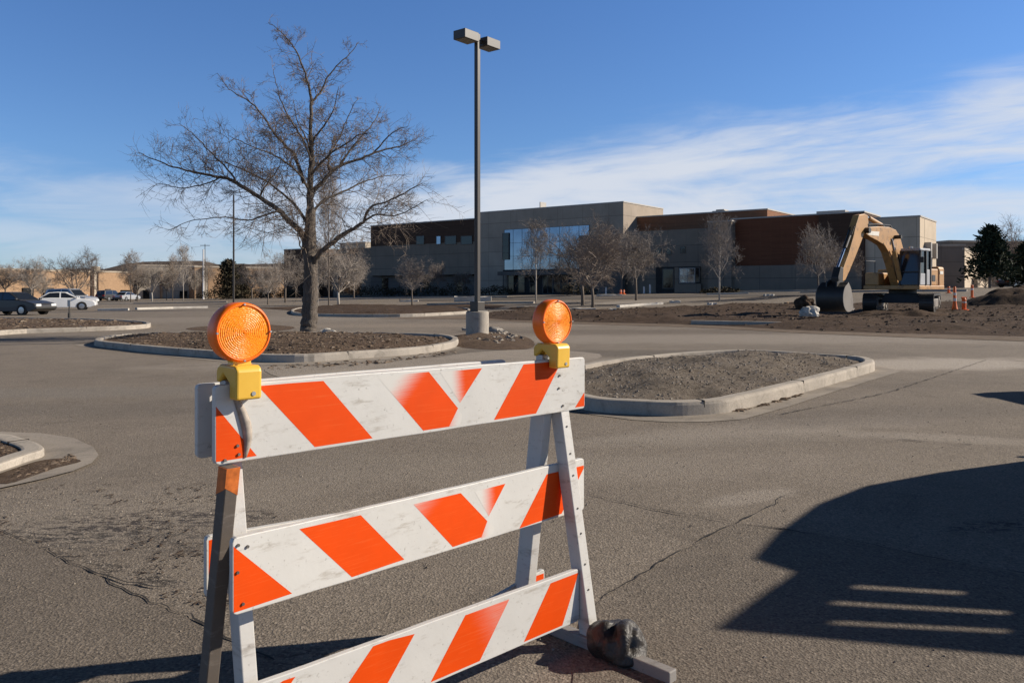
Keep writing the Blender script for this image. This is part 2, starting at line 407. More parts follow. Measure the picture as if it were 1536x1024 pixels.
def joints(path, closed, every=2.2, wd=.16, hg=.15):
    acc = 0; m = MB(); n = len(path)
    for i in range(1, n):
        a, b = path[i-1], path[i]; acc += (b-a).length
        if acc > every:
            acc = 0; d = (b-a); d.z = 0; d.normalize(); rot = Matrix((( d.x, -d.y, 0), (d.y, d.x, 0), (0, 0, 1)))
            c = b+Vector((-d.y, d.x, 0))*(wd*.5+.005); c.z = gz(b.x, b.y)+hg*.5+.002
            m.box(c, (.009, wd+.004, hg+.004), rot)
    if m.v: tag(m.build('kerb_joint', M['crack']), kind='structure')
def island(outline, soilmat, mound, rgh, spacing, sm=5, base=.09, hg=.15):
    pts = ccw([G(*p) for p in outline]); path = smooth_path(pts, True, sm)
    kerb(path, True, hg=hg); joints(path, True, hg=hg)
    ins = []
    n = len(path)
    for i, p in enumerate(path):
        d = path[(i+1) % n]-path[i-1]; d.z = 0; d.normalize(); ins.append(Vector((p.x-d.y*.10, p.y+d.x*.10)))
    def zf(x, y):
        e = edge_dist(Vector((x, y)), ins)
        return gz(x, y)+base+mound*sstep(e/1.6)+rgh*sstep(e/.3)*noise.fractal(Vector((x*1.7, y*1.7, .3)), 1, 2, 5)
    m = MB(); sheet_mesh(m, ins, spacing, zf)
    tag(m.build('island_soil', M[soilmat], smooth=True), kind='structure')
    return ins, zf
inA, zA = island([(141, 518), (195, 526), (253, 532), (330, 538), (393, 543), (456, 543.5), (540, 538), (628, 531), (672, 524), (688, 517), (676, 511), (640, 508), (560, 506), (400, 505), (250, 506), (175, 509)], 'mulch', .12, .06, .22)
inB, zB = island([(830, 600), (880, 616), (948, 622), (1005, 624.5), (1049, 623), (1085, 620), (1110, 615), (1164, 601), (1234, 581), (1295, 562.5), (1312, 556), (1305, 549.5), (1280, 546), (1238, 543), (1168, 538), (1106, 536), (1036, 539), (970, 545), (890, 556), (830, 572), (812, 588)], 'gravel_soil', .15, .08, .14)
inC, zC = island([(-60, 503), (40, 500), (130, 497), (200, 494), (225, 491), (215, 487), (150, 483), (60, 481), (-60, 481)], 'mulch', .05, .05, .4)
inE, zE = island([(440, 472), (500, 475), (600, 475.5), (680, 472), (705, 469), (690, 464), (600, 461), (520, 460), (450, 464)], 'dirt', .15, .08, .6)
inS, zS = island([(-250, 742), (-60, 726), (0, 709), (40, 695), (66, 686), (60, 677), (32, 667), (0, 661), (-120, 655), (-300, 665)], 'mulch', .02, .04, .1, base=.05, hg=.07)
# concrete pans
ground_sheet('gutter', [(800, 596), (825, 606), (880, 621), (948, 630), (1005, 633.5), (1060, 633), (1115, 629), (1180, 611), (1250, 588), (1352, 557), (1325, 551), (1312, 548), (1290, 560), (1234, 577), (1164, 597), (1085, 616), (1049, 619), (948, 618), (880, 612), (830, 590)], M['gutter'], .005, .3)
ground_sheet('gutter', [(110, 518), (190, 528), (253, 535), (330, 542), (393, 548), (470, 548), (640, 535), (700, 519), (670, 517), (628, 527), (456, 540), (393, 540), (253, 529), (150, 515)], M['gutter'], .005, .4)
ground_sheet('pavement', [(-160, 640), (0, 649), (60, 651), (110, 658), (140, 672), (148, 684), (138, 696), (110, 708), (60, 721), (0, 734), (-200, 770), (-200, 735), (0, 705), (55, 690), (30, 668), (0, 662), (-150, 656)], M['gutter'], .012, .15)
ground_sheet('dirt_patch', [(-20, 722), (30, 702), (66, 692), (100, 690), (122, 694), (84, 704), (50, 716), (10, 728)], M['mulch'], .015, .06, rough=(.006, 6, .06), sm=3)
# dirt lot
LOT, lotpts = ground_sheet('dirt_lot', [(712, 476), (760, 480), (900, 484), (1000, 486), (1060, 488), (1210, 496), (1330, 500), (1536, 505), (1800, 512), (1900, 470), (1700, 449), (1536, 452), (1400, 453), (1240, 457), (1180, 456), (1060, 458), (960, 462), (880, 466), (800, 464), (740, 467)], M['dirt'], .01, .6, rough=(.15, .55, 1.6))
ground_sheet('sandy_verge', [(560, 478), (700, 479), (800, 484), (900, 487), (1040, 491), (1210, 500), (1330, 505), (1536, 512), (1800, 520), (1800, 508), (1536, 502), (1330, 497), (1210, 493), (1060, 486), (900, 481), (760, 477), (712, 473)], M['sand'], .008, .8)
ground_sheet('dirt_patch', [(660, 514), (700, 522), (760, 525), (800, 521), (795, 508), (765, 501), (720, 499), (680, 504)], M['mulch'], .006, .25, rough=(.10, 1.2, .5), sm=3)
ground_sheet('dirt_patch', [(280, 494), (330, 497), (420, 496), (440, 490), (380, 487), (300, 490)], M['mulch'], .006, .5, rough=(.05, 1.2, .6), sm=3)
ground_sheet('dirt_strip', [(380, 462), (480, 459), (700, 456), (760, 458), (740, 463), (600, 462), (460, 467)], M['dirt'], .02, 1.2)
# darker lot in front of the building and the paler lanes between the kerbs
ground_sheet('parking_lane', [(600, 452), (760, 450), (900, 449), (1060, 446), (1230, 443), (1230, 437), (1060, 441), (900, 444.5), (760, 446), (600, 448)], M['asphalt_dark'], .03, 3)
ground_sheet('pavement', [(940, 459), (1000, 455), (1010, 449), (930, 452), (870, 456)], M['gutter'], .035, 1.5)
def kerb_line(pts, mat='concrete_pale', wd=.3, hg=.16): 
    p = [G(*q) for q in pts]; pa = []
    for a, b in zip(p, p[1:]): pa += [a.lerp(b, k/6) for k in range(6)]
    kerb(pa+[p[-1]], False, mat=mat, wd=wd, hg=hg)
kerb_line([(1036, 487), (1100, 488.5), (1180, 490), (1212, 491), (1219, 489.5)], 'concrete', .2)
kerb_line([(146, 466), (192, 465.5)]); kerb_line([(206, 464.5), (260, 463), (312, 462)]); kerb_line([(120, 457), (200, 456), (340, 453.5)], 'concrete', .25); kerb_line([(470, 451), (560, 448.5), (760, 446)], 'concrete', .3)
kerb_line([(1060, 442.5), (1123, 441)]); kerb_line([(1050, 440), (1120, 438.5), (1230, 436.5)], 'concrete', .3)
kerb_line([(640, 458), (740, 455.5), (800, 455)], 'concrete', .3); kerb_line([(930, 461), (965, 458.5), (995, 456.5)]); kerb_line([(1200, 440), (1300, 438), (1450, 437)], 'concrete', .3)
# loose stones, chips and twigs on the islands: nobody could count them
def scatter(name, area, zf, n, smin, smax, mat, seed, flat=.6, near=None, long=1.0, clump=None):
    rr = random.Random(seed); m = MB(); xs = [p.x for p in area]; ys = [p.y for p in area]; k = 0
    while k < n:
        q = Vector((rr.uniform(min(xs), max(xs)), rr.uniform(min(ys), max(ys))))
        if not inside(q, area) or edge_dist(q, area) < .06: k += .05; continue
        if clump and noise.fractal(Vector((q.x*clump[0], q.y*clump[0], seed)), 1, 2, 4) < clump[1]+rr.uniform(-.15, .15): k += .05; continue
        s = smin+(smax-smin)*rr.random()**3; z = zf(q.x, q.y); a = rr.random()*6.3; c, sn = math.cos(a), math.sin(a); k += 1
        vs = []
        for (ux, uy, uz) in ((-1, -.6, 0), (.8, -.9, 0), (1, .7, 0), (-.7, .9, 0), (-.45, -.3, 1), (.5, -.4, .8), (.4, .4, 1), (-.4, .5, .75)):
            ux = ux*rr.uniform(.6, 1.1)*s*long; uy *= rr.uniform(.6, 1.1)*s/max(1, long*.7); uz = (uz*rr.uniform(.6, 1.1)-.15)*s*flat
            vs.append((q.x+ux*c-uy*sn, q.y+ux*sn+uy*c, z+uz))
        m.hexa(vs)
    return tag(m.build(name, mat), kind='stuff')
def varied(name, cols, rough=.9):
    t = NT(name); g = t.node('ShaderNodeNewGeometry'); t.color(t.ramp(g.outputs['Random Per Island'], [(i/(len(cols)-1), c) for i, c in enumerate(cols)])); t.set(Roughness=rough)
    t.b.inputs['Specular IOR Level'].default_value = .2
    return t.mat
M['chips'] = varied('mulch_chips', [(.05, .034, .023), (.12, .083, .057), (.20, .148, .105), (.08, .056, .040), (.26, .205, .155)])
M['gravel'] = varied('gravel', [(.12, .098, .078), (.22, .185, .148), (.33, .285, .235), (.16, .132, .106), (.40, .355, .30)])
M['clods'] = varied('clods', [(.03, .021, .015), (.07, .048, .034), (.11, .08, .058), (.05, .035, .026)])
scatter('mulch_chips', inA, zA, 7500, .012, .055, M['chips'], 1, .4, long=1.6)
scatter('gravel', inB, zB, 8000, .005, .022, M['gravel'], 2, .8)
scatter('mulch_chips', inC, zC, 900, .04, .14, M['chips'], 3, .4, long=1.5)
scatter('mulch_chips', inS, zS, 1500, .008, .035, M['chips'], 4, .4, long=1.8)
def zl(x, y):
    e = sstep(edge_dist(Vector((x, y)), lotpts)/1.6)
    return gz(x, y)+.01+e*.17*(.6+1.1*noise.fractal(Vector((x*.55, y*.55, 1.3)), 1.0, 2.0, 4))
scatter('dirt_clods', lotpts, zl, 5000, .02, .11, M['clods'], 5, .5)
base_near = [Vector(g2(*p)) for p in ((690, 508), (720, 520), (775, 522), (790, 508), (765, 502), (735, 501))]
scatter('rubble', base_near, lambda x, y: gz(x, y)+.05, 220, .02, .11, M['gravel'], 6, .7)
# pebbles and leaf litter lying on the asphalt close to the camera
near_ar = [Vector(p) for p in ((-3.2, 2.0), (3.6, 2.0), (7, 9), (-7, 9))]
scatter('grit', near_ar, lambda x, y: gz(x, y)+.005, 2600, .002, .008, M['gravel'], 7, .8)
worn = [Vector(g2(*p)) for p in ((-60, 735), (140, 722), (300, 715), (430, 760), (440, 880), (330, 930), (230, 905), (130, 858), (60, 826), (-60, 800))]
scatter('asphalt_crumbs', worn, lambda x, y: gz(x, y)+.006, 1300, .003, .012, M['clods'], 17, .18, long=1.7, clump=(2.2, .12))
scatter('asphalt_crumbs', worn, lambda x, y: gz(x, y)+.006, 1500, .002, .007, M['gravel'], 18, .6, clump=(1.5, .05))
pan = [Vector(g2(*p)) for p in ((1085, 617), (1110, 621), (1215, 593), (1205, 588), (1120, 612))]
scatter('leaf_litter', pan, lambda x, y: gz(x, y)+.008, 330, .008, .045, M['chips'], 8, .5, long=1.7)
scatter('leaf_litter', [Vector(g2(*p)) for p in ((10, 706), (80, 690), (110, 676), (128, 690), (60, 715), (0, 728))], lambda x, y: gz(x, y)+.014, 420, .005, .03, M['chips'], 9, .4, long=1.8)
scatter('leaf_litter', [Vector(g2(*p)) for p in ((395, 548), (560, 540), (690, 524), (690, 530), (560, 548), (400, 556))], lambda x, y: gz(x, y)+.008, 160, .02, .06, M['chips'], 10, .4, long=1.7)
# ------------------------------------------------------------------ barricade
BA = Vector((-.78, 2.1, 0)); BU = Vector((.7202, .6938, 0)); BN = Vector((.6938, -.7202, 0))
def bl(s, d, z): return BA+BU*s+BN*d+Vector((0, 0, z))      # along the board, towards the camera, up
def px_board(px, py, d0, d1):
    """photo position -> (s, z) on a board whose front runs from d0 (left end) to d1 (right end)"""
    r = (px-CX)/F; s = .7
    for _ in range(12):
        d = d0+(d1-d0)*s/1.48; a = BA+BN*d
        s = (r*a.y-a.x)/(BU.x-r*BU.y)
    Z = (BA+BN*(d0+(d1-d0)*s/1.48)+BU*s).y
    return s, H-(py-HY)/F*Z
def weathered(name, base, grime, rough=.45, amt=.55):
    t = NT(name)
    c = t.ramp(t.noise(5, 6, .6), [(.3, mul(base, .93)), (.7, mul(base, 1.04))])
    mp = t.node('ShaderNodeMapping', {'Vector': t.co.outputs['Object'], 'Scale': (3, 3, 14)})
    c = t.mix(t.math('MULTIPLY', t.mask(t.noise(2.2, 8, .72, mp.outputs[0]), .53, .72), amt), c, grime)
    c = t.mix(t.math('MULTIPLY', t.mask(t.noise(60, 5, .7), .60, .72), amt*.8), c, mul(grime, .6))
    t.color(c); t.set(Roughness=rough); t.bump(t.noise(22, 5, .6), .12, .006)
    return t.mat
M['board_white'] = weathered('board_white', (.60, .585, .55), (.33, .29, .24), .5, .75)
M['leg_white'] = weathered('leg_white', (.57, .55, .515), (.27, .235, .2), .5, .75)
M['wood_old'] = weathered('wood_old', (.12, .098, .08), (.24, .205, .175), .8, .7)
M['rail_grey'] = weathered('rail_grey', (.27, .25, .23), (.11, .095, .08), .6, .8)
def orange_sheet(name, base):
    t = NT(name)
    c = t.ramp(t.noise(9, 6, .6), [(.3, mul(base, .94)), (.7, mul(base, 1.05))])
    mp = t.node('ShaderNodeMapping', {'Vector': t.co.outputs['Object'], 'Scale': (4, 4, 130)})
    c = t.mix(t.math('MULTIPLY', t.mask(t.noise(2, 3, .5, mp.outputs[0]), .55, .7), .16), c, (.85, .2, .05))
    at_ = t.node('ShaderNodeAttribute', attribute_name='wear_glare')      # whitish glare wedge and fading painted into the sheeting colour
    wv = t.math('ADD', at_.outputs['Fac'], t.math('MULTIPLY', t.math('SUBTRACT', t.noise(2.5, 5, .6, mp.outputs[0]), .5), .35))
    c = t.mix(t.math('MULTIPLY', t.mask(wv, .12, .95), t.mask(at_.outputs['Fac'], .0, .1)), c, (.62, .60, .56))
    c = t.mix(t.math('MULTIPLY', t.mask(t.noise(75, 4, .7), .66, .75), .35), c, (.35, .10, .02))
    t.color(c); t.set(Roughness=.5); t.b.inputs['Specular IOR Level'].default_value = .22
    return t.mat
M['stripe'] = orange_sheet('orange_sheeting', (.74, .066, .0))
barr = empty('barricade', tuple(bl(.74, -.05, 0)), 0, 'white wooden A-frame barricade with orange slanted stripes standing on the asphalt in the foreground', 'barricade')
BO = bl(.74, -.05, 0)
def pt(p): return Vector(p)-BO
def clip_poly(poly, lo_s, hi_s, lo_z, hi_z):
    for ax, lim, sg in ((0, lo_s, 1), (0, hi_s, -1), (1, lo_z, 1), (1, hi_z, -1)):
        out = []
        for i in range(len(poly)):
            a, b = poly[i-1], poly[i]; da, db = (a[ax]-lim)*sg, (b[ax]-lim)*sg
            if (da >= 0) != (db >= 0): t = da/(da-db); out.append((a[0]+(b[0]-a[0])*t, a[1]+(b[1]-a[1])*t))
            if db >= 0: out.append(b)
        poly = out
        if len(poly) < 3: return []
    return poly
def board(label, s0, s1, zl, zr, d0, d1, stripes, thick=.02, edge=.009, end=0, back=False):
    """zl, zr: (bottom, top) at the left and right end; d0, d1: front face at the two ends"""
    dd = lambda s: d0+(d1-d0)*s/1.48
    def zz(s, k): t = (s-s0)/(s1-s0); a = zl[k]; return a+(zr[k]-a)*t
    m = MB(); r = .012; n = 24
    # rounded corners, slightly bowed long edges
    out = []
    for i in range(n+1):
        s = s0+r+(s1-s0-2*r)*i/n; out.append((s, zz(s, 0)+.0012*noise.noise(Vector((s*6, zl[0]*9, 1)))))
    out += [(s1-r*.3, zz(s1, 0)+r*.3), (s1, zz(s1, 0)+r)]
    out += [(s1, zz(s1, 1)-r), (s1-r*.3, zz(s1, 1)-r*.3)]
    for i in range(n, -1, -1):
        s = s0+r+(s1-s0-2*r)*i/n; out.append((s, zz(s, 1)+.0014*noise.noise(Vector((s*7, zl[0]*9, 4)))))
    out += [(s0+r*.3, zz(s0, 1)-r*.3), (s0, zz(s0, 1)-r), (s0, zz(s0, 0)+r), (s0+r*.3, zz(s0, 0)+r*.3)]
    m.prism(out, lambda u, v, w: pt(bl(u, dd(u)+w, v)), -thick, 0)
    o = m.build('rail_board', [M['board_white'], M['stripe']], barr, bevel=.0025)
    tag(o, label)
    # the sheeting: a thin film on the face
    for poly_px, wf in stripes:
        poly = [px_board(x, y, d0, d1) if y < 5000 else (x, y-9000) for x, y in poly_px]
        cx = sum(p[0] for p in poly)/len(poly); t = (cx-s0)/(s1-s0)
        poly = clip_poly(poly, s0+.003, s1-.003, zz(cx, 0)+edge, zz(cx, 1)-edge)
        if not poly: continue
        if sum(a[0]*b[1]-b[0]*a[1] for a, b in zip(poly, poly[1:]+poly[:1])) < 0: poly = poly[::-1]
        tmp = MB(); sheet_mesh(tmp, poly, .012, lambda x, y: 0); ms = MB()
        ms.add([pt(bl(v[0], dd(v[0])+.0003, v[1])) for v in tmp.v], tmp.f)
        wear_glare = [wf(v[0], v[1]) if wf else 0. for v in tmp.v]
        me = bpy.data.meshes.new('stripe'); me.from_pydata(ms.v, [], ms.f); me.materials.append(M['stripe'])
        a = me.attributes.new('wear_glare', 'FLOAT', 'POINT'); a.data.foreach_set('value', wear_glare)
        so_ = bpy.data.objects.new('stripe', me); COL.objects.link(so_); so_.parent = o
    return o
def fade(px0, py0, px1, py1, d0, d1, a=0., b=1.):
    p, q = px_board(px0, py0, d0, d1), px_board(px1, py1, d0, d1); dx, dy = q[0]-p[0], q[1]-p[1]; L2 = dx*dx+dy*dy
    return lambda s, z: a+(b-a)*max(0, min(1, ((s-p[0])*dx+(z-p[1])*dy)/L2))
top_st = [([(316, 600), (390, 689), (390, 700), (316, 712)], None), ([(386, 578), (485, 571), (559, 657), (473, 671)], None),
    ([(567, 566), (642, 556), (687, 612), (671, 645), (637, 648)], fade(622, 600, 590, 566, 0, 0)),
    ([(660, 558), (723, 552), (690, 604)], fade(702, 566, 674, 572, 0, 0)), ([(687, 612), (693, 622), (690, 644), (671, 645)], fade(668, 634, 692, 634, 0, 0, .4, 1)),
    ([(786, 545), (843, 540), (803, 622), (740, 631)], None), ([(884, 576), (884, 618), (858, 618)], None)]
board(None, 0, 1.478, (.858, 1.068), (.856, 1.056), 0, 0, top_st)
MD = (.105, -.03)
mid_st = [([(345, 815), (440, 891), (340, 930)], None), ([(449, 793), (541, 772), (613, 845), (531, 868)], None), ([(620, 756), (691, 739), (731, 781), (718, 817), (684, 825)], fade(650, 790, 622, 752, *MD, 0, .55)),
    ([(712, 737), (758, 725), (733, 774)], fade(748, 735, 718, 745, *MD)), ([(731, 781), (742, 790), (736, 812), (718, 817)], fade(716, 806, 738, 800, *MD, .4, 1)), ([(820, 711), (878, 697), (836, 783), (776, 798)], None)]
board(None, 0, 1.512, (.494, .690), (.448, .652), *MD, mid_st)
LD = (.095, .092)
low_st = [([(562, 965), (622, 950), (577, 1032), (508, 1045)], None), ([(698, 922), (764, 898), (717, 996), (645, 1024)], fade(690, 950, 735, 905, *LD, 0, .38)), ([(826, 874), (868, 858), (842, 942), (783, 968)], None),
    ([(425, 1020), (443, 1014), (400, 1080), (300, 1100)], None), ([(300, 1010), (330, 1030), (300, 1060)], None)]
board(None, -.01, 1.34, (.097, .293), (.095, .287), *LD, low_st)
# the boards of the far side
RS = lambda s0, s1, z0, z1: [([(s0, 9000+z0), (s1, 9000+z0), (s1, 9000+z1), (s0, 9000+z1)], None)]
board(None, 0, 1.16, (.858, 1.062), (.858, 1.058), -.112, -.112, [([(s, 9000+.86), (s+.18, 9000+.86), (s+.02, 9000+1.06), (s-.16, 9000+1.06)], None) for s in (.3, .62, .94)])
board(None, .045, .98, (.452, .626), (.430, .585), -.16, -.155, RS(.052, .12, .475, .615)+[([(s, 9000+.47), (s+.18, 9000+.47), (s+.02, 9000+.68), (s-.16, 9000+.68)], None) for s in (.45, .8)])
board('short broken piece of a lower rail board', 1.13, 1.46, (.010, .130), (.02, .185), -.21, -.20, RS(1.36, 1.455, .07, .18)+[([(s, 9000+.0), (s+.18, 9000+.0), (s+.02, 9000+.2), (s-.16, 9000+.2)], None) for s in (1.2,)])
def leg(s, ws, top, foot, wd, mat, label=None, s_foot=None):
    (d1, z1), (d0, z0) = top, foot; sf = s if s_foot is None else s_foot; m = MB()
    m.hexa([pt(bl(sf-ws/2, d0-wd/2, z0)), pt(bl(sf+ws/2, d0-wd/2, z0)), pt(bl(sf+ws/2, d0+wd/2, z0)), pt(bl(sf-ws/2, d0+wd/2, z0)),
            pt(bl(s-ws/2, d1-wd/2, z1)), pt(bl(s+ws/2, d1-wd/2, z1)), pt(bl(s+ws/2, d1+wd/2, z1)), pt(bl(s-ws/2, d1+wd/2, z1))])
    o = m.build('leg', M[mat], barr, bevel=.003)
    if label: tag(o, label)
    return o
legs = [leg(.068, .042, (-.085, 1.02), (.055, .045), .056, 'leg_white', s_foot=.078), leg(.034, .036, (.012, .853), (-.160, .045), .05, 'wood_old', 'bare weathered dark wooden leg'),
        leg(1.366, .046, (-.060, 1.02), (.118, .045), .056, 'leg_white'), leg(1.318, .044, (-.058, 1.02), (-.185, .045), .072, 'leg_white')]
# orange overspray left on the upper end of the dark leg
m = MB()
sh = lambda z: .012-.172*(.853-z)/.808
for (za, zb, k) in ((.852, .80, 0), (.80, .775, 1)):
    m.hexa([pt(bl(.0155, sh(zb)-.0255, zb)), pt(bl(.0525, sh(zb)-.0255, zb)), pt(bl(.0525, sh(zb)+.0255, zb)), pt(bl(.0155, sh(zb)+.0255, zb+.02*k)), pt(bl(.0155, sh(za)-.0255, za)), pt(bl(.0525, sh(za)-.0255, za)), pt(bl(.0525, sh(za)+.0255, za)), pt(bl(.0155, sh(za)+.0255, za))])
m.build('orange_wrap', simple('orange_smear', (.62, .16, .03), .6, .5, 30), legs[1])
for s in (.06, 1.35):
    m = MB(); m.hexa([pt(bl(s-.021, -.36, .002)), pt(bl(s+.021, -.36, .002)), pt(bl(s+.021, .50, .002)), pt(bl(s-.021, .50, .002)), pt(bl(s-.021, -.36, .046)), pt(bl(s+.021, -.36, .046)), pt(bl(s+.021, .50, .046)), pt(bl(s-.021, .50, .046))])
    m.build('foot_rail', M['rail_grey'], barr, bevel=.004)
# a curl of sheeting peeling off the left end, and the bolts
m = MB(); n = 9; g = []
for i in range(n+1):
    t = i/n; px = 352+14*math.sin(t*2.6)+t*8; py = 594+t*92; s, z = px_board(px, py, 0, 0)
    wd = .011*math.sin(math.pi*min(1, t*.9+.1))+.004
    for k in range(5):
        u = k/4; g.append(pt(bl(s-wd+wd*2*u, .002+.011*math.sin(math.pi*u)*math.sin(math.pi*(.15+.8*t)), z)))
m.add(g, [(i*5+k, i*5+k+1, i*5+k+6, i*5+k+5) for i in range(n) for k in range(4)])
o = m.build('peeling_sheet', simple('peeled_back', (.36, .31, .26), .6, .4, 40), barr, smooth=True); sd_ = o.modifiers.new('s', 'SOLIDIFY'); sd_.thickness = .0015
M['bolt'] = simple('bolt', (.22, .20, .18), .5, .3, 30, .8)
for px, py, d0, d1 in ((337, 690, 0, 0), (358, 681, 0, 0), (356, 668, 0, 0), (839, 563, 0, 0), (838, 582, 0, 0), (844, 608, 0, 0), (357, 817, *MD), (371, 819, *MD), (364, 905, *MD), (356, 858, *MD)):
    s, z = px_board(px, py, d0, d1); d = d0+(d1-d0)*s/1.48; m = MB(); m.cyl(pt(bl(s, d-.002, z)), pt(bl(s, d+.0045, z)), .0042, 8); m.build('bolt', M['bolt'], barr)
for z in (.80, .70, .62, .50, .41, .30, .21):
    d = -.060+.178*(1.02-z)/.975+.028; m = MB(); m.cyl(pt(bl(1.364, d-.003, z)), pt(bl(1.364, d+.003, z)), .0036, 8); m.build('bolt', M['bolt'], legs[2])
# ------------------------------------------------------------------ warning beacons
def lens_mat(name, col, rough=.45):
    t = NT(name); t.color(col); t.set(Roughness=rough, Coat_Weight=.05, Coat_Roughness=.3)
    t.b.inputs['Subsurface Weight'].default_value = .25; t.b.inputs['Subsurface Radius'].default_value = (.02, .008, .002); t.b.inputs['Subsurface Scale'].default_value = .5
    return t.mat
M['lens'] = lens_mat('amber_lens', (1.0, .30, .005)); M['lens_rim'] = lens_mat('orange_rim', (1.0, .175, .003), .42)
def yellow():
    t = NT('yellow_plastic'); c = t.ramp(t.noise(8, 5, .6), [(.3, (.72, .42, .045)), (.7, (.80, .48, .06))])
    c = t.mix(t.math('MULTIPLY', t.mask(t.noise(26, 7, .7), .6, .72), .3), c, (.35, .2, .05)); t.color(c); t.set(Roughness=.42); return t.mat
M['yellow'] = yellow(); M['galv'] = simple('galvanised', (.42, .42, .41), .45, .25, 15, .6)
def lens_face(m, rad, sgn, dep):
    NR, NS = 26, 110; vs = [Vector((0, sgn*dep, 0))]; rr = random.Random(3)
    rim = rad*.885
    for i in range(1, NR+1):
        r = rim*i/NR
        for k in range(NS):
            a = 2*math.pi*(k+.5*(i % 2))/NS; h = dep*(1-.22*(r/rad)**2)+rr.uniform(-.0004, .0004)+(.0006 if i % 2 else -.0006)
            vs.append(Vector((r*math.cos(a), sgn*h, r*math.sin(a))))
    fs = [(0, 1+k, 1+(k+1) % NS) for k in range(NS)]
    for i in range(NR-1):
        for k in range(NS):
            fs.append((1+i*NS+k, 1+(i+1)*NS+k, 1+(i+1)*NS+(k+1) % NS, 1+i*NS+(k+1) % NS))
    m.add(vs, fs)
def beacon(label, s, zc, rad, rz):
    """local frame: x along the board, y away from the camera, z up; origin on top of the board"""
    o = bl(s, -.010, 1.062); e = empty('warning_beacon', o, math.atan2(BU.y, BU.x)+rz, label, 'warning light', 'amber warning beacons clamped on the barricade')
    c = zc-1.062
    m = MB(); NS = 64
    prof = [(rad*.88, -.0265), (rad*.90, -.029), (rad*.945, -.0275), (rad*.985, -.022), (rad, -.012), (rad, .012), (rad*.985, .022), (rad*.945, .0275), (rad*.90, .029), (rad*.88, .0265)]
    vs = []
    for r, y in prof:
        for k in range(NS): a = 2*math.pi*k/NS; vs.append(Vector((r*math.cos(a), y, c+r*math.sin(a))))
    m.add(vs, [(j*NS+k, j*NS+(k+1) % NS, (j+1)*NS+(k+1) % NS, (j+1)*NS+k) for j in range(len(prof)-1) for k in range(NS)])
    rim = m.build('lens_rim', M['lens_rim'], e, smooth=True)
    for sg in (-1, 1):
        m = MB(); lens_face(m, rad, sg, .031); m.v = [(x, y, z+c) for x, y, z in m.v]; m.build('lens', M['lens'], e)
    for a in (90, 0, 180, 270):
        m = MB(); q = Vector((rad*.93*math.cos(R(a)), 0, c+rad*.93*math.sin(R(a)))); m.cyl(q+Vector((0, -.034, 0)), q+Vector((0, -.028, 0)), .0028, 8); m.build('screw', M['galv'], rim)
    m = MB(); m.prism([(-.028, .05), (.028, .05), (.024, .064), (.030, c-rad*.93), (-.030, c-rad*.93), (-.024, .064)], lambda u, v, w: Vector((u, w, v)), -.018, .018); m.build('neck', M['yellow'], e, bevel=.004)
    # battery case: a saddle that hooks over the board
    pr = [(-.058, -.034), (-.014, -.034), (-.014, .008), (.020, .030), (.050, .006), (.066, .006), (.066, .036), (.060, .048), (.045, .056), (-.045, .056), (-.056, .050), (-.060, .040)]
    m = MB(); m.prism(pr, lambda u, v, w: Vector((w, u, v)), -.036, .036); cs = m.build('battery_case', M['yellow'], e, bevel=.007, seg=3)
    m = MB(); m.cyl((.012, -.0605, -.018), (.012, -.056, -.018), .006, 10); m.build('screw', M['galv'], cs)
    m = MB(); m.prism([(.022, -.03), (.058, -.03), (.058, .012), (.022, .012)], lambda u, v, w: Vector((w, u, v)), -.030, .030); m.build('bracket', M['galv'], e, bevel=.003)
    return e
beacon('amber disc warning light on yellow case clamped on the left, nearer end of the barricade', .072, 1.205, .0805, 0)
beacon('amber disc warning light on yellow case clamped on the right, farther end of the barricade', 1.303, 1.199, .0835, 0)
# ------------------------------------------------------------------ black weight bag slumped over the rail
t = NT('black_plastic'); t.color(t.ramp(t.noise(9, 5), [(.3, (.014, .012, .011)), (.7, (.048, .041, .035))])); t.set(Roughness=.46); t.bump(t.noise(20, 5, .6, dist=2.5), .55, .012); M['bag'] = t.mat
def bag(label, parts, seed, arcs=()):
    o = Vector(parts[0][0]); o.z = 0; m = MB()
    for c, r, k in parts: m.blob(Vector(c)-o, r, seed+k, .22, 1.5, 40, 28, flat=-c[2]+.004)
    for d_, tw, ph in arcs:             # folds of sheeting lying over the rail
        pth = []
        for i in range(15):
            a_ = math.pi*i/14; pth.append(bl(1.372-.070*math.cos(a_)+.010*math.sin(3*a_+ph), d_+.030*math.sin(2*a_+ph)-.03*math.cos(a_)*tw, .012+.108*math.sin(a_)**.8)-o)
        m.tube(pth, [.017+.008*math.sin(math.pi*i/14)+.004*noise.noise(Vector((i*.9, ph, 2))) for i in range(15)], 10)
    e = m.build('weight_bag', M['bag'], smooth=True, loc=o)
    rm = e.modifiers.new('remesh', 'REMESH'); rm.mode = 'VOXEL'; rm.voxel_size = .0055; rm.use_smooth_shade = True
    sm_ = e.modifiers.new('smooth', 'SMOOTH'); sm_.factor = .5; sm_.iterations = 6
    return tag(e, label, 'weight bag')
a = bl(1.365, .235, .085); b = bl(1.39, .315, .08); c = bl(1.40, .165, .09)
bag('crumpled dark plastic weight bag draped over the right foot rail of the barricade', [(bl(1.35, .215, .055), (.070, .074, .074), 1), (bl(1.335, .265, .05), (.052, .055, .055), 4), (bl(1.40, .22, .055), (.055, .06, .06), 6), (bl(1.39, .295, .05), (.058, .042, .066), 7), (bl(1.36, .30, .03), (.07, .06, .034), 9)], 11, ((.292, .3, .4),))
a = bl(1.25, -.26, .04); bag('dark bag lying behind the rear right leg of the barricade', [(a, (.045, .05, .05), 1), (bl(1.21, -.28, .03), (.04, .04, .035), 2)], 31)
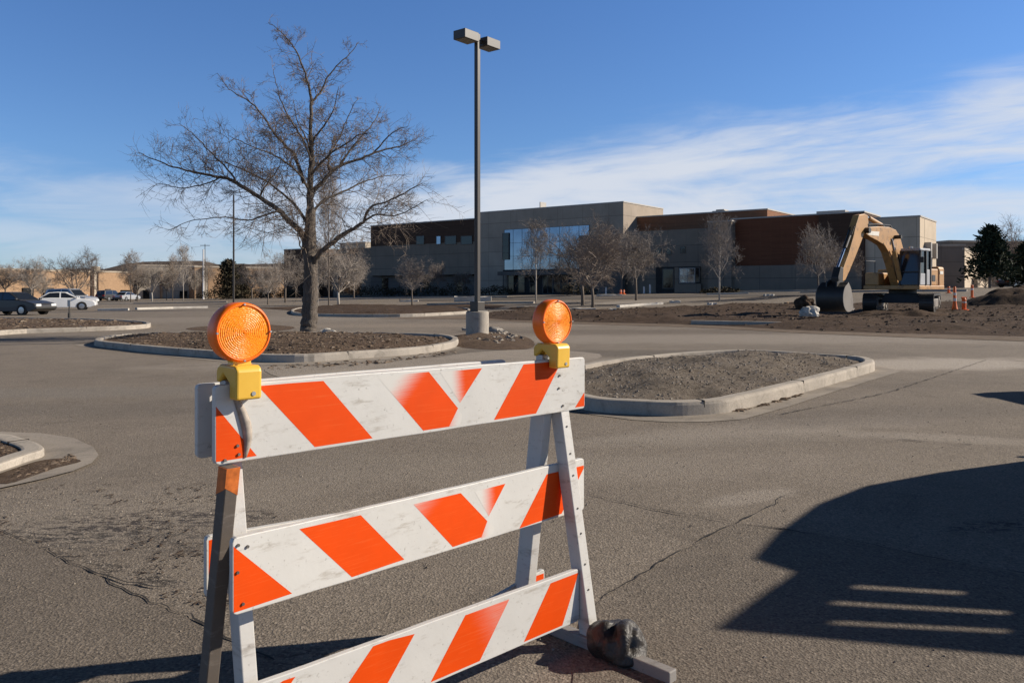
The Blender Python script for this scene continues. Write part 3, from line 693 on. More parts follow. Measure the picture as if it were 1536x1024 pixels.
# ------------------------------------------------------------------ lamp post
M['pole'] = simple('bronze_paint', (.058, .049, .041), .45, .12, 3); M['pole_c'] = M['concrete']
M['lamp_glass'] = simple('lamp_glass', (.16, .15, .13), .25, .1, 5)
lb = G(716, 504); lp = empty('lamp_post', lb, 0, 'tall bronze parking lot lamp post with two box heads on a round concrete base', 'lamp post')
Zl = lb.y; kz = Zl/F
ztop = H-(62-HY)*kz-lb.z; zb = H-(467-HY)*kz-lb.z
m = MB(); m.tube([(0, 0, -.2), (0, 0, zb-.03), (0, 0, zb-.012), (0, 0, zb)], [.325, .325, .32, .30], 40); m.build('base', M['pole_c'], lp, smooth=False)
AR = Vector((.63, .777, 0)); AN = Vector((.777, -.63, 0)); rot = Matrix((AR, AN, (0, 0, 1))).transposed()
m = MB(); m.box((0, 0, (zb+ztop)/2+.1), (.128, .128, ztop-zb+.2), rot); m.build('pole', M['pole'], lp, bevel=.012)
m = MB(); m.box((0, 0, zb+.14), (.30, .30, .28), rot); m.box((0, 0, zb+.012), (.42, .42, .024), rot); m.build('base_cover', M['pole'], lp, bevel=.01)
for sg in (-1, 1):
    m = MB(); m.box(AR*sg*.12+Vector((0, 0, ztop+.02)), (.14, .06, .10), rot); ar = m.build('arm', M['pole'], lp, bevel=.004)
    c = AR*sg*.47+Vector((0, 0, ztop+.02)); m = MB(); m.box(c, (.58, .44, .25), rot); hd = m.build('lamp_head', M['pole'], lp, bevel=.01)
    m = MB(); m.box(c-Vector((0, 0, .128)), (.50, .36, .01), rot); m.build('lens', M['lamp_glass'], hd)
def thin_pole(px, ytop, ybot, Y, wd, name, label, cat, mat, head=False):
    b = at(px, ybot, Y); t_ = at(px, ytop, Y); e = empty(name, b, 0, label, cat); h = t_.z-b.z
    m = MB(); m.tube([(0, 0, -.3), (0, 0, h)], [wd/2, wd*.4], 8); m.build('pole', mat, e)
    if head:
        m = MB(); m.box((0, 0, h), (1.2, .35, .2)); m.build('lamp_head', mat, e, bevel=.02)
        m = MB(); m.tube([(0, 0, -.3), (0, 0, .6)], .3, 16); m.build('base', M['concrete'], e)
    return e
thin_pole(350.5, 292, 450, 62, .16, 'light_pole', 'slim dark light pole in the far lot behind the left beacon', 'light pole', M['pole'])
thin_pole(305, 374, 449, 140, .34, 'flagpole', 'short white flagpole in front of the far pale building', 'flagpole', simple('white_metal', (.75, .73, .70), .4, .05))
e = thin_pole(307.5, 366, 449, 150, .16, 'radio_mast', 'thin grey mast with a cross bar beside the white flagpole', 'mast', M['pole'])
m = MB(); m.tube([(-.9, 0, 10.1), (.9, 0, 10.1)], .06, 6); m.build('cross_bar', M['pole'], e)
b = G(104, 480); e = empty('sign_post', b, 0, 'short post with a small sign plate on the far left dirt island', 'sign')
m = MB(); m.tube([(0, 0, -.2), (0, 0, .35), (0, 0, .36), (0, 0, .95)], [.07, .07, .035, .03], 10); m.build('post', simple('post_dark', (.06, .055, .05), .7, .3, 8), e)
m = MB(); m.box((0, -.04, .82), (.14, .02, .32)); m.build('sign_plate', M['galv'], e, bevel=.003)
# ------------------------------------------------------------------ big bare tree on the island
t = NT('bark'); mp = t.node('ShaderNodeMapping', {'Vector': t.co.outputs['Object'], 'Scale': (5, 5, .9)})
n1_ = t.noise(3.2, 8, .7, mp.outputs[0], 1.2); t.color(t.mix(.45, t.ramp(n1_, [(.3, (.045, .034, .027)), (.55, (.16, .128, .102)), (.75, (.34, .29, .24))]), t.ramp(t.noise(.9, 5), [(.3, (.12, .095, .078)), (.7, (.26, .22, .18))])))
t.set(Roughness=.9); t.bump(n1_, 1.0, .16); M['bark'] = t.mat
M['twig'] = simple('twig_bark', (.21, .16, .12), .85, .35, 1.2)
tb = G(463, 502); TY = tb.y
tree = empty('bare_tree', (tb.x, tb.y, tb.z), 0, 'large leafless tree with a thick trunk on the kerbed island behind the left beacon', 'tree')
def tp(px, py, dy=0.): return at(px, py, TY+dy)-Vector((tb.x, tb.y, tb.z))
rt = random.Random(21)
def limb(pts, r0, r1, dy0, dy1, n=5):
    P = [tp(x, y, dy0+(dy1-dy0)*(i/(len(pts)-1))**1.2) for i, (x, y) in enumerate(pts)]
    P = smooth_path(P, False, n); K = len(P)-1
    P = [p+Vector((rt.uniform(-1, 1), rt.uniform(-1, 1), rt.uniform(-1, 1)))*.018*(1 if 0 < i < K else 0) for i, p in enumerate(P)]
    return P, [r0+(r1-r0)*(i/K)**.8 for i in range(K+1)]
trunk = MB()
P, rad = limb([(463, 512), (463, 500), (464.5, 485), (466, 460), (466.5, 430), (465, 405), (465, 385), (465.5, 349), (465, 312)], .30, .17, 0, 0, 6)
rad = [.385, .365, .34, .315, .295, .28, .27, .262, .258, .254]+[.252-.115*i/(len(P)-10) for i in range(len(P)-10)]
base0 = len(trunk.v); trunk.tube(P, rad, 22)
for i in range(len(trunk.v)):     # ridged trunk, flared roots
    v = Vector(trunk.v[i]); k = noise.noise(Vector((v.x*5, v.y*5, v.z*.8)))*.05+noise.noise(Vector((v.x*14, v.y*14, v.z*2)))*.02
    c = Vector((0, 0, v.z)); trunk.v[i] = tuple(v+(v-c).normalized()*k)
main = []
def L_(pts, r0, r1, dy0, dy1): P, rd = limb(pts, r0*.82, r1*.8, dy0, dy1); main.append((P, rd)); return P
L_([(465, 330), (465, 312), (465.7, 269), (468, 232.6), (466, 206), (467, 153)], .165, .06, 0, .1)
L_([(467, 154), (462, 126), (457, 108), (446, 80), (434, 62), (421, 48), (403, 34)], .055, .009, .1, -.5)
L_([(467, 154), (482, 136), (495.6, 109.7), (519, 86), (539, 63)], .05, .01, .1, .5)
L_([(470, 398), (476, 384), (507, 357), (527, 345), (544.6, 333), (555, 312), (588, 299), (632, 276)], .125, .014, 0, -1.2)
L_([(545, 332), (565, 322), (600, 322), (640, 300)], .045, .01, -.6, -1.6)
L_([(461, 385), (456.6, 360), (449, 345), (433, 331), (419, 316), (389, 296), (353, 274), (333, 266), (303, 261), (273, 254), (240, 243), (208, 229)], .15, .012, 0, -.9)
L_([(419, 316), (400, 322), (370, 330), (330, 326), (285, 332), (255, 345)], .04, .008, -.3, -1.6)
L_([(455.7, 275), (442, 232.6), (427.5, 219), (409, 196), (396, 176), (379, 156), (363, 146), (343, 133), (326, 110)], .07, .009, .2, 1.2)
L_([(466, 300), (469, 290), (489, 266), (509, 249), (542, 237.6), (572, 226), (605, 217.7), (624, 208)], .10, .012, 0, 1.2)
L_([(494, 254), (494, 232.6), (509, 206), (522, 176), (537, 146)], .05, .009, .3, .8)
L_([(512, 246), (532, 216), (558.8, 186), (572, 159.6)], .05, .009, .5, 1.6)
L_([(560, 230), (588.6, 199.4), (612, 189)], .035, .009, .9, .4)
L_([(353, 274), (346, 259), (319.6, 232.6), (293, 204), (269.8, 186)], .045, .009, -.5, -1.6)
L_([(389, 296), (402, 272), (420, 250), (418, 222)], .04, .009, -.3, -1.4)
L_([(465, 290), (450, 262), (420, 238), (385, 222), (345, 205)], .06, .009, -.1, -1.9)
L_([(467, 215), (485, 190), (500, 165), (508, 130)], .05, .008, 0, -1.5)
L_([(467, 240), (452, 205), (432, 175), (418, 140), (410, 105)], .05, .008, 0, -1.2)
L_([(466, 262), (490, 236), (535, 205), (560, 198)], .06, .009, 0, -1.9)
L_([(465, 330), (480, 305), (520, 285), (560, 268), (598, 262)], .07, .009, 0, 2.1)
L_([(464, 340), (440, 305), (395, 270), (340, 245), (300, 240)], .07, .009, 0, 2.2)
L_([(466, 250), (462, 215), (445, 180), (440, 150)], .05, .008, .2, 2.0)
L_([(333, 266), (300, 278), (270, 282), (240, 276), (222, 284)], .03, .007, -.6, -.2)
L_([(465, 365), (452, 372), (446, 340), (450, 318)], .04, .008, 0, -1.0)
limbs = MB(); twigs = MB()
for P, rd in main: limbs.tube(P, rd, 8)
ctr = tp(462, 320)
def grow(p, d, ln, r, lvl):
    n = 4 if lvl < 2 else 3; pts = [p]; q = Vector(p); dd_ = Vector(d)
    for i in range(n):
        dd_ = (dd_+Vector((rt.uniform(-1, 1), rt.uniform(-1, 1), rt.uniform(-.85, .85)))*.17).normalized()
        q = q+dd_*ln/n; pts.append(Vector(q))
    twigs.tube(pts, [r*(1-.55*i/n) for i in range(n+1)], 3, cap=False)
    if lvl >= 3 or len(twigs.f) > 240000: return
    kids = (6, 4, 3)[lvl]
    for i in range(kids):
        t_ = rt.uniform(.25, 1.0); k = min(n-1, int(t_*n)); a = pts[k].lerp(pts[k+1], t_*n-k)
        ax = (pts[k+1]-pts[k]).normalized(); side = Vector((rt.uniform(-1, 1), rt.uniform(-1, 1), rt.uniform(-.7, 1))); side = (side-ax*side.dot(ax)).normalized()
        grow(a, (ax*.75+side*.75).normalized(), ln*rt.uniform(.45, .7), max(.0036, r*.6), lvl+1)
for P, rd in main:
    acc = 0
    for i in range(2, len(P)):
        acc += (P[i]-P[i-1]).length
        if acc > .125 and rd[i] < .11:
            acc = rt.uniform(-.05, .08); ax = (P[i]-P[i-1]).normalized()
            for _ in range(2 if rt.random() < .35 else 1):
                side = Vector((rt.uniform(-1, 1), rt.uniform(-1, 1), rt.uniform(-.9, .8))); side = (side-ax*side.dot(ax)).normalized()
                grow(P[i], (ax*.6+side).normalized(), rt.uniform(.5, 1.4)*(1 if rd[i] > .02 else .65)*(.5 if P[i].z > 6 else .75 if P[i].z > 4.8 else 1), min(.013, max(.006, rd[i]*.4)), (1 if rt.random() < .6 else 0)+(1 if rd[i] < .013 else 0))
tr = trunk.build('trunk', M['bark'], tree, smooth=True)
lm = limbs.build('limbs', M['bark'], tree, smooth=True); twigs.build('twigs', M['twig'], lm)
# ------------------------------------------------------------------ buildings
def wallmat(name, base, brick=None, rough=.85):
    t = NT(name)
    c = t.ramp(t.noise(.5, 6, .6), [(.3, mul(base, .88)), (.7, mul(base, 1.1))])
    mp = t.node('ShaderNodeMapping', {'Vector': t.co.outputs['Object'], 'Scale': (1.2, 1.2, .12)})
    c = t.mix(t.math('MULTIPLY', t.mask(t.noise(1.3, 6, .7, mp.outputs[0]), .52, .75), .35), c, mul(base, .6))
    if brick:
        sx = t.node('ShaderNodeSeparateXYZ', {'Vector': t.co.outputs['Object']})
        cb = t.node('ShaderNodeCombineXYZ', {'X': t.math('ADD', sx.outputs[0], sx.outputs[1]), 'Y': sx.outputs[2]})
        b = t.node('ShaderNodeTexBrick', {'Vector': cb.outputs[0], 'Scale': 1.0, 'Color1': (*mul(base, 1.15), 1), 'Color2': (*mul(base, .8), 1), 'Mortar': (*mul(base, 1.25), 1), 'Mortar Size': .012, 'Brick Width': .42, 'Row Height': .14})
        c = t.mix(.6, c, b.outputs[0])
    else:       # cast panels with open joints
        sx = t.node('ShaderNodeSeparateXYZ', {'Vector': t.co.outputs['Object']}); cb = t.node('ShaderNodeCombineXYZ', {'X': t.math('SUBTRACT', sx.outputs[0], sx.outputs[1]), 'Y': sx.outputs[2]})
        b = t.node('ShaderNodeTexBrick', {'Vector': cb.outputs[0], 'Scale': 1.0, 'Color1': (1.07, 1.06, 1.05, 1), 'Color2': (.9, .9, .9, 1), 'Mortar': (.45, .45, .45, 1), 'Mortar Size': .035, 'Brick Width': 5.2, 'Row Height': 1.9}, offset=0)
        c = t.mix(.75, c, b.outputs[0], 'MULTIPLY')
    t.color(c); t.set(Roughness=rough); t.b.inputs['Specular IOR Level'].default_value = .2
    return t.mat
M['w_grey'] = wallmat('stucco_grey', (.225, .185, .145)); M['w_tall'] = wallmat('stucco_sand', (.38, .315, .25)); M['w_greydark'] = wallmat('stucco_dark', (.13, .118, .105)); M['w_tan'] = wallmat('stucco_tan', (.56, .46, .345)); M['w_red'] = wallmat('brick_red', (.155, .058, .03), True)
M['w_brown'] = wallmat('brick_brown', (.075, .043, .029), True); M['w_beige'] = wallmat('brick_beige', (.33, .215, .13), True); M['w_pale'] = wallmat('block_pale', (.42, .36, .285)); M['w_red2'] = wallmat('brick_tan_red', (.21, .10, .055), True)
M['coping'] = simple('coping', (.42, .39, .35), .6, .1, 2)
def glass(name, col, rough=.03, spec=.9, metal=.0):
    t = NT(name); t.color(t.ramp(t.noise(.35, 3), [(.3, mul(col, .8)), (.7, mul(col, 1.2))])); t.set(Roughness=rough, Metallic=metal, IOR=1.6); t.b.inputs['Specular IOR Level'].default_value = spec
    t.bump(t.noise(.7, 2), .02, .05)
    return t.mat
M['mirror'] = glass('mirror_glass', (.17, .205, .26), .04, .8, .9); M['glass'] = glass('dark_glass', (.012, .014, .016), .05, .3); M['door'] = simple('dark_door', (.05, .04, .035), .5, .2, 3); M['frame'] = simple('window_frame', (.10, .09, .08), .5, .2, 4)
M['recess_shade'] = simple('recess_shade_paint', (.035, .032, .03), .9, .3, 2)  # flat dark panel colour standing in for the shade of a recess
def fp(a, b, z): return Vector((F0.x+FA.x*a+FB.x*b, F0.y+FA.y*a+FB.y*b, z))
def fa_of(px, b):
    r = (px-CX)/F; ox, oy = F0.x+FB.x*b, F0.y+FB.y*b
    return (r*oy-ox)/(FA.x-r*FA.y)
def fz(px, py, b): a = fa_of(px, b); return H-(py-HY)/F*fp(a, b, 0).y
def fbox(name, a0, a1, b0, b1, z0, z1, mat, par, org, m=None):
    mm = m or MB()
    mm.hexa([fp(a1, b0, z0)-org, fp(a0, b0, z0)-org, fp(a0, b1, z0)-org, fp(a1, b1, z0)-org, fp(a1, b0, z1)-org, fp(a0, b0, z1)-org, fp(a0, b1, z1)-org, fp(a1, b1, z1)-org])
    if m is None: return mm.build(name, mat, par)
def block(name, px0, px1, tp_, b0, b1, mat, par, org, zlo=-1.0, cope=True, label=None):
    a0, a1 = fa_of(px1, b0), fa_of(px0, b0); z1 = fz(tp_[0], tp_[1], b0)
    o = fbox(name, a0, a1, b0, b1, zlo, z1, M[mat], par, org)
    if cope: fbox('coping', a0-.06, a1+.06, b0-.06, b1+.06, z1+.003, z1+.14, M['coping'], o, org)
    if label: tag(o, label)
    return o, a0, a1, z1
def window(par, org, px0, px1, y0, y1, b, mat='glass', name='window', fr=.09, mull=(0, 0), frame='frame'):
    """a glazed opening set against a facade at depth b: frame standing proud, pane inside it"""
    a0, a1 = fa_of(px1, b), fa_of(px0, b); pc = (px0+px1)/2; z0, z1 = fz(pc, y1, b), fz(pc, y0, b); m = MB()
    fbox('', a0-fr, a1+fr, b-.08, b-.004, z1, z1+fr, None, None, org, m); fbox('', a0-fr, a1+fr, b-.08, b-.004, z0-fr, z0, None, None, org, m)
    fbox('', a0-fr, a0, b-.08, b-.004, z0, z1, None, None, org, m); fbox('', a1, a1+fr, b-.08, b-.004, z0, z1, None, None, org, m)
    for i in range(mull[0]): a = a0+(a1-a0)*(i+1)/(mull[0]+1); fbox('', a-.03, a+.03, b-.075, b-.02, z0, z1, None, None, org, m)
    for i in range(mull[1]): z = z0+(z1-z0)*(i+1)/(mull[1]+1); fbox('', a0, a1, b-.072, b-.022, z-.03, z+.03, None, None, org, m)
    f = m.build(name, M[frame], par)
    fbox('pane', a0, a1, b-.05, b-.01, z0, z1, M[mat], f, org)
    return f
org = fp(30, 0, .6)
mb = empty('office_building', org, 0, 'long grey and red brown commercial building with a tall mirrored glass entrance behind the lot', 'building')
# right end
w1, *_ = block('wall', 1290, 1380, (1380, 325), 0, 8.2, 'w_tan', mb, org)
for pxs, y0, y1 in ((.55, 362, 388), (2.7, 366, 390)):
    a = fa_of(1380, 0); m = MB(); Zc = fp(a, pxs*1.6, 0); m.box(fp(a-.25, 1.6+pxs*1.3, H+(HY-375)/F*fp(a, 2, 0).y)-org, (.5, .7, 1.5), Matrix(((FB.x, -FA.x, 0), (FB.y, -FA.y, 0), (0, 0, 1)))); m.build('vent_box', M['coping'], w1, bevel=.03)
    m = MB(); m.cyl(fp(a-.12, 1.6+pxs*1.3, 0)-org, fp(a-.12, 1.6+pxs*1.3, 5)-org, .07, 8); m.build('conduit', M['coping'], w1)
block('wall', 1228, 1296, (1240, 321.5), -.5, 6, 'w_brown', mb, org)
o, a0, a1, z1 = block('wall', 1097, 1229, (1228, 322.5), 0, 9, 'w_red', mb, org)
a0_, a1_ = fa_of(1229, -.12), fa_of(1097, -.12)
fbox('base_band', fa_of(1292, -.62), fa_of(1097, -.62), -.62, -.14, -1, fz(1160, 398, -.5), M['w_grey'], mb, org)
block('pier', 1062, 1097, (1097, 332), -1.1, 4, 'w_grey', mb, org)
block('upper_wall', 935, 1151, (1151, 314.5), 3.0, 16, 'w_red2', mb, org, cope=True)
o2, *_ = block('wall', 935, 1063, (1062, 342), .2, 3.0, 'w_grey', mb, org, cope=False)
for px, y in ((988, 378), (1003, 377), (1024.5, 375)): window(mb, org, px-3, px+3, y-4.5, y+4.5, .2, fr=.05)
rec = fbox('recess_panel', fa_of(1050, .05), fa_of(984, .05), .02, .19, .3, fz(1015, 400, .05), M['recess_shade'], mb, org)
window(mb, org, 1020, 1042, 403, 423, 0.0, 'mirror', mull=(1, 1), frame='coping'); window(mb, org, 995, 1010, 404, 432, 0.0, 'glass', 'door'); window(mb, org, 1044, 1049, 402, 422, 0.0, 'glass')
for px0, px1 in ((1012, 1018),): fbox('pilaster', fa_of(px1, 0), fa_of(px0, 0), -.05, .0, .2, fz(1015, 401, 0), M['w_grey'], mb, org)
fbox('sill_wall', fa_of(1052, -.06), fa_of(1012, -.06), -.12, -.05, .2, fz(1030, 425.5, 0), M['w_grey'], mb, org)
# tall entrance block
o, a0, a1, z1 = block('wall', 720, 935, (935, 303.5), -.3, 10, 'w_tall', mb, org, label='tall pale grey block over the entrance')
# mirrored curtain wall with its fascia
ca0, ca1 = fa_of(884, -.36), fa_of(757, -.36); cz0, cz1 = fz(800, 404, -.36), fz(800, 342.5, -.36)
cw = fbox('curtain_wall', ca0, ca1, -.42, -.30, cz0, cz1, M['mirror'], mb, org)
m = MB()
for i in range(10): a = ca0+(ca1-ca0)*i/9; fbox('', a-.016, a+.016, -.445, -.425, cz0, cz1, None, None, org, m)
for i in range(4): z = cz0+(cz1-cz0)*i/3; fbox('', ca0, ca1, -.44, -.424, z-.016, z+.016, None, None, org, m)
m.build('mullions', M['frame'], cw)
# a lower wall standing forward right of the glass, hidden by trees
block('wall', 868, 934, (900, 352), -1.2, -.5, 'w_greydark', mb, org, cope=False)
# ground floor entrance under the glass
fbox('recess_panel', fa_of(880, -.36), fa_of(755, -.36), -.46, -.31, -.5, cz0-.02, M['recess_shade'], mb, org)
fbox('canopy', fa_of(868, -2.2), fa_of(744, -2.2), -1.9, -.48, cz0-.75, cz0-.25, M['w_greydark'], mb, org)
for px in (768, 782, 800, 836, 848, 862): window(mb, org, px-5, px+5, 412, 438, -.48, 'glass', fr=.05, mull=(0, 1))
window(mb, org, 815, 829, 414, 440, -.48, 'glass', 'door', mull=(1, 0))
for px in (759, 864, 873): m = MB(); q = fp(fa_of(px, -1.6), -1.6, 0)-org; m.cyl(q+Vector((0, 0, -.5)), q+Vector((0, 0, cz0+org.z*0-.75)), .32, 14); m.build('column', M['w_grey'], mb)
window(mb, org, 754.5, 763, 350, 389, -.5, 'glass', fr=.06, mull=(0, 3))
# left wing
o, a0, a1, zl_ = block('wall', 556, 722, (600, 367.5), 0, 12, 'w_grey', mb, org, zlo=fz(600, 413, 0), cope=False)
block('upper_wall', 556, 722, (600, 336.5), -.06, 11.9, 'w_brown', mb, org, zlo=zl_+.004)
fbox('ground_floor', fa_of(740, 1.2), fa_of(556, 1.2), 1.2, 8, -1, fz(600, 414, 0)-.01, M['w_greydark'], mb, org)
for px0, px1 in ((625, 636), (655, 661), (668, 684), (692, 708)): window(mb, org, px0, px1, 354.5, 366, -.06, 'mirror' if px0 in (655,) else 'glass', fr=.06)
for px, y in ((578, 424), (640, 424), (690, 428)): window(mb, org, px-5, px+5, y-7, y+9, 1.2, 'glass', fr=.05)
fbox('stair_tower', fa_of(752, -.1), fa_of(722, -.1), -.1, -.02+.5, -.8, fz(735, 350, 0), M['w_brown'], mb, org)
# roof gear
for px, y0, y1, wd in ((1246, 316, 323, 1.5), (1080, 314, 320, .5), (810, 303, 312, .07), (1078, 316, 322, .8)):
    b = 6; a = fa_of(px, b); m = MB(); zt, zb_ = fz(px, y0, b), fz(px, y1+4, b); fbox('', a-wd, a+wd, b, b+1.4, zb_, zt, None, None, org, m); m.build('roof_unit', M['coping'], mb)
# older brick building at the left, joined by a lower wall
ob = fp(92, 4, .4); bb = empty('brick_building', ob, 0, 'low dark brick and grey building behind the trunk of the big tree', 'building')
block('wall', 426, 470, (430, 375), 2, 14, 'w_brown', bb, ob); block('wall', 444, 512, (500, 381), 4, 16, 'w_brown', bb, ob, cope=True)
block('wall', 500, 558, (540, 372), 1.5, 9, 'w_grey', bb, ob, cope=False); block('upper_wall', 510, 548, (540, 364), 11, 20, 'w_pale', bb, ob)
window(bb, ob, 470, 478, 420, 440, 3.8, 'glass', fr=.05); window(bb, ob, 508, 540, 416, 442, 1.4, 'glass', mull=(3, 0), fr=.06)
# far left beige brick building, its front turned a little to the sun
def far_building(name, label, px0, px1, ytop, Y0, Y1, depth, mat, extras=()):
    """front from px0 (at depth Y0) to px1 (at depth Y1)"""
    A = at(px0, HY, Y0); B = at(px1, HY, Y1); A.z = B.z = 0; u = (B-A); Lw = u.length; u.normalize(); nb = Vector((-u.y, u.x, 0))
    if nb.y < 0: nb = -nb
    o = A.copy(); o.z = gz(A.x, A.y)-.3; e = empty(name, o, 0, label, 'building'); zt = H-(ytop-HY)/F*(Y0+Y1)/2
    def bx(nm, s0, s1, t0, t1, z0, z1, mt, par): 
        m = MB(); P = lambda s, t, z: A+u*s+nb*t+Vector((0, 0, z))-o
        m.hexa([P(s0, t0, z0), P(s1, t0, z0), P(s1, t1, z0), P(s0, t1, z0), P(s0, t0, z1), P(s1, t0, z1), P(s1, t1, z1), P(s0, t1, z1)]); return m.build(nm, M[mt], par)
    wl = bx('wall', 0, Lw, 0, depth, -2.5, zt, mat, e); bx('coping', -.1, Lw+.1, -.1, depth+.1, zt+.003, zt+.3, 'w_pale', wl)
    for (f0, f1, z0, z1, mt, nm) in extras: bx(nm, f0*Lw, f1*Lw, -.25 if mt in ('glass', 'door') else -.7, -.004, z0, z1, mt, e)
    return e, zt
far_building('brick_building', 'long low beige brick building behind the parked cars at far left', -120, 152, 405.5, 118, 152, 25, 'w_beige', [(.82, .86, -1, 1.2, 'door', 'door'), (.3, .31, -1, 6, 'w_pale', 'pilaster'), (.93, .97, -1.2, 5.6, 'w_pale', 'pilaster'), (.5, .56, .2, 1.6, 'glass', 'window'), (.62, .68, .2, 1.6, 'glass', 'window')])
far_building('brick_building', 'beige brick building right of the white car in the far background', 148, 212, 409, 150, 160, 18, 'w_beige', [(.15, .25, -1, 1.4, 'door', 'door'), (.5, .75, -1, 1.2, 'glass', 'window')])
far_building('block_building', 'pale rounded concrete block building left of the white flagpole', 205, 296, 399.5, 158, 164, 20, 'w_pale', [(.1, .2, -1, 1.2, 'glass', 'window'), (.38, .41, -1.2, 5, 'w_beige', 'pilaster'), (.7, .82, -1, 1, 'glass', 'window')])
far_building('brick_building', 'low tan brick building between the flagpole and the dark brick building', 292, 432, 402, 160, 172, 20, 'w_beige', [(.08, .12, -1.5, 5.8, 'w_pale', 'pilaster'), (.3, .4, -1, 1.2, 'glass', 'window'), (.7, .8, -1, 1.2, 'glass', 'window')])
# far right: stepped grey hall
e, _ = far_building('grey_hall', 'far grey hall with a stepped roof right of the digger cab', 1404, 1447, 372, 118, 108, 16, 'w_grey', [(.2, .24, -1, 3, 'w_greydark', 'pilaster')])
for px0, px1, yt, y0 in ((1404, 1425, 363.5, 121), (1425, 1438, 371, 119)):
    pass
far_building('grey_hall', 'upper storey of the far grey hall showing above its lower roof', 1398, 1424, 364, 135, 131, 14, 'w_grey', [(.5, .56, -1, 4, 'w_greydark', 'pilaster')])
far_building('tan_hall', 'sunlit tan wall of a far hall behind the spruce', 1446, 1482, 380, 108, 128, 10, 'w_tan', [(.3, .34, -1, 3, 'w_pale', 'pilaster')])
far_building('grey_hall', 'long low dark hall behind the spruce at the right edge', 1478, 1660, 404, 140, 124, 14, 'w_greydark', [(.25, .3, -1, 1.2, 'glass', 'window'), (.5, .55, -1, 1.2, 'glass', 'window')])
# ------------------------------------------------------------------ ridge far behind
M['hill'] = soil('hill_scrub', (.04, .03, .024), (.085, .066, .052), (.13, .105, .085), .05, .3)
def ridge(prof, Y):
    m = MB(); vs = []; n = 90; p0, p1 = prof[0][0], prof[-1][0]
    for i in range(n+1):
        px = p0+(p1-p0)*i/n; y = lerp(prof, px)+1.2*noise.noise(Vector((px*.06, 1, 1))); c = at(px, y, Y)
        vs += [(c.x, Y-260, -5), (c.x, Y-90, max(-5, c.z*.55)), tuple(c), (c.x*1.05, Y+240, -5)]
    m.add(vs, [(i*4+k, (i+1)*4+k, (i+1)*4+k+1, i*4+k+1) for i in range(n) for k in range(3)])
    tag(m.build('hill', M['hill'], smooth=True), kind='structure')
ridge([(-200, 425), (20, 414), (70, 404), (140, 402.5), (170, 405), (185, 396), (215, 392.5), (300, 391), (320, 394), (330, 398), (345, 396), (450, 395), (520, 405), (700, 420), (900, 434)], 900)
# ------------------------------------------------------------------ background trees
M['twig_far'] = simple('twig_far', (.23, .185, .15), .9, .3, .6); M['trunk_far'] = simple('trunk_far', (.15, .12, .095), .9, .3, 1.5, bump=.5, bscale=9); M['trunk_white'] = simple('trunk_pale', (.42, .38, .33), .8, .3, 2); M['twig_grey'] = simple('twig_grey', (.29, .25, .215), .9, .25, .6)
def bare(seed, kind):
    """a leafless tree about 1 high, root at the origin"""
    rr = random.Random(seed); tr, cr = MB(), MB()
    V = lambda a, b: Vector((rr.uniform(a, b), rr.uniform(a, b), rr.uniform(a, b)))
    def gr(mb, p, d, ln, r, lvl, mx):
        n = 3; pts = [p]; q = Vector(p); e = Vector(d)
        for i in range(n):
            e = (e+V(-.30, .30)+Vector((0, 0, .05))).normalized(); q = q+e*ln/n; pts.append(Vector(q))
        mb.tube(pts, [r*(1-.6*i/n) for i in range(n+1)], 5 if lvl < 2 else 3, cap=False)
        if lvl >= mx: return
        for i in range((7, 6, 6, 6, 4)[lvl]):
            t = rr.uniform(.25, 1); k = min(n-1, int(t*n)); a = pts[k].lerp(pts[k+1], t*n-k); ax = (pts[k+1]-pts[k]).normalized()
            sd = V(-1, 1); sd = (sd-ax*sd.dot(ax)).normalized(); gr(cr, a, (ax*.8+sd*.85+Vector((0, 0, .04))).normalized(), ln*rr.uniform(.42, .68), max(.0011, r*.5), lvl+1, mx)
    if kind == 'round':      # clear stem, spreading head
        fork = .30; tr.tube([(0, 0, -.05), (.005, 0, .1), (0, .005, fork)], [.022, .017, .015], 8)
        for i in range(9):
            a = i*.7+rr.uniform(-.3, .3); tl = rr.uniform(.25, 1.5); gr(cr, Vector((0, 0, fork-.02+.04*rr.random())), Vector((math.cos(a)*tl, math.sin(a)*tl, 1)).normalized(), rr.uniform(.34, .46), .010, 1, 5)
    elif kind == 'upright':  # leader with narrow feathery sides
        tr.tube([(0, 0, -.05), (0, 0, .35), (.01, 0, .7), (.005, .005, 1)], [.015, .012, .007, .002], 6)
        for i in range(30):
            h = .25+.7*(i/30)**.9; a = i*2.4; gr(cr, Vector((.005, 0, h)), Vector((math.cos(a), math.sin(a), 1.15)).normalized(), (.42-.32*(h-.25))*rr.uniform(.7, 1.1), .0045, 2, 5)
    else:                    # vase shaped, wide
        fork = .24; tr.tube([(0, 0, -.05), (0, .01, .12), (.01, 0, fork)], [.026, .021, .019], 8)
        for i in range(6):
            a = i*1.05+rr.uniform(-.3, .3); tl = rr.uniform(.5, 1.5); gr(cr, Vector((0, 0, fork-.02)), Vector((math.cos(a)*tl, math.sin(a)*tl, 1)).normalized(), rr.uniform(.42, .56), .013, 1, 5)
    return tr, cr
def proto(seed, kind, tm, cm_):
    tr, cr = bare(seed, kind)
    e = empty('bare_tree'); tr.build('trunk', M[tm], e, smooth=True); cr.build('crown', M[cm_], e); return e
PR = {'r1': proto(1, 'round', 'trunk_far', 'twig_far'), 'r2': proto(2, 'round', 'trunk_far', 'twig_grey'), 'u1': proto(3, 'upright', 'trunk_white', 'twig_grey'), 'u2': proto(4, 'upright', 'trunk_far', 'twig_far'), 'v1': proto(5, 'vase', 'trunk_far', 'twig_far'), 'v2': proto(6, 'vase', 'trunk_white', 'twig_grey')}
used = set()
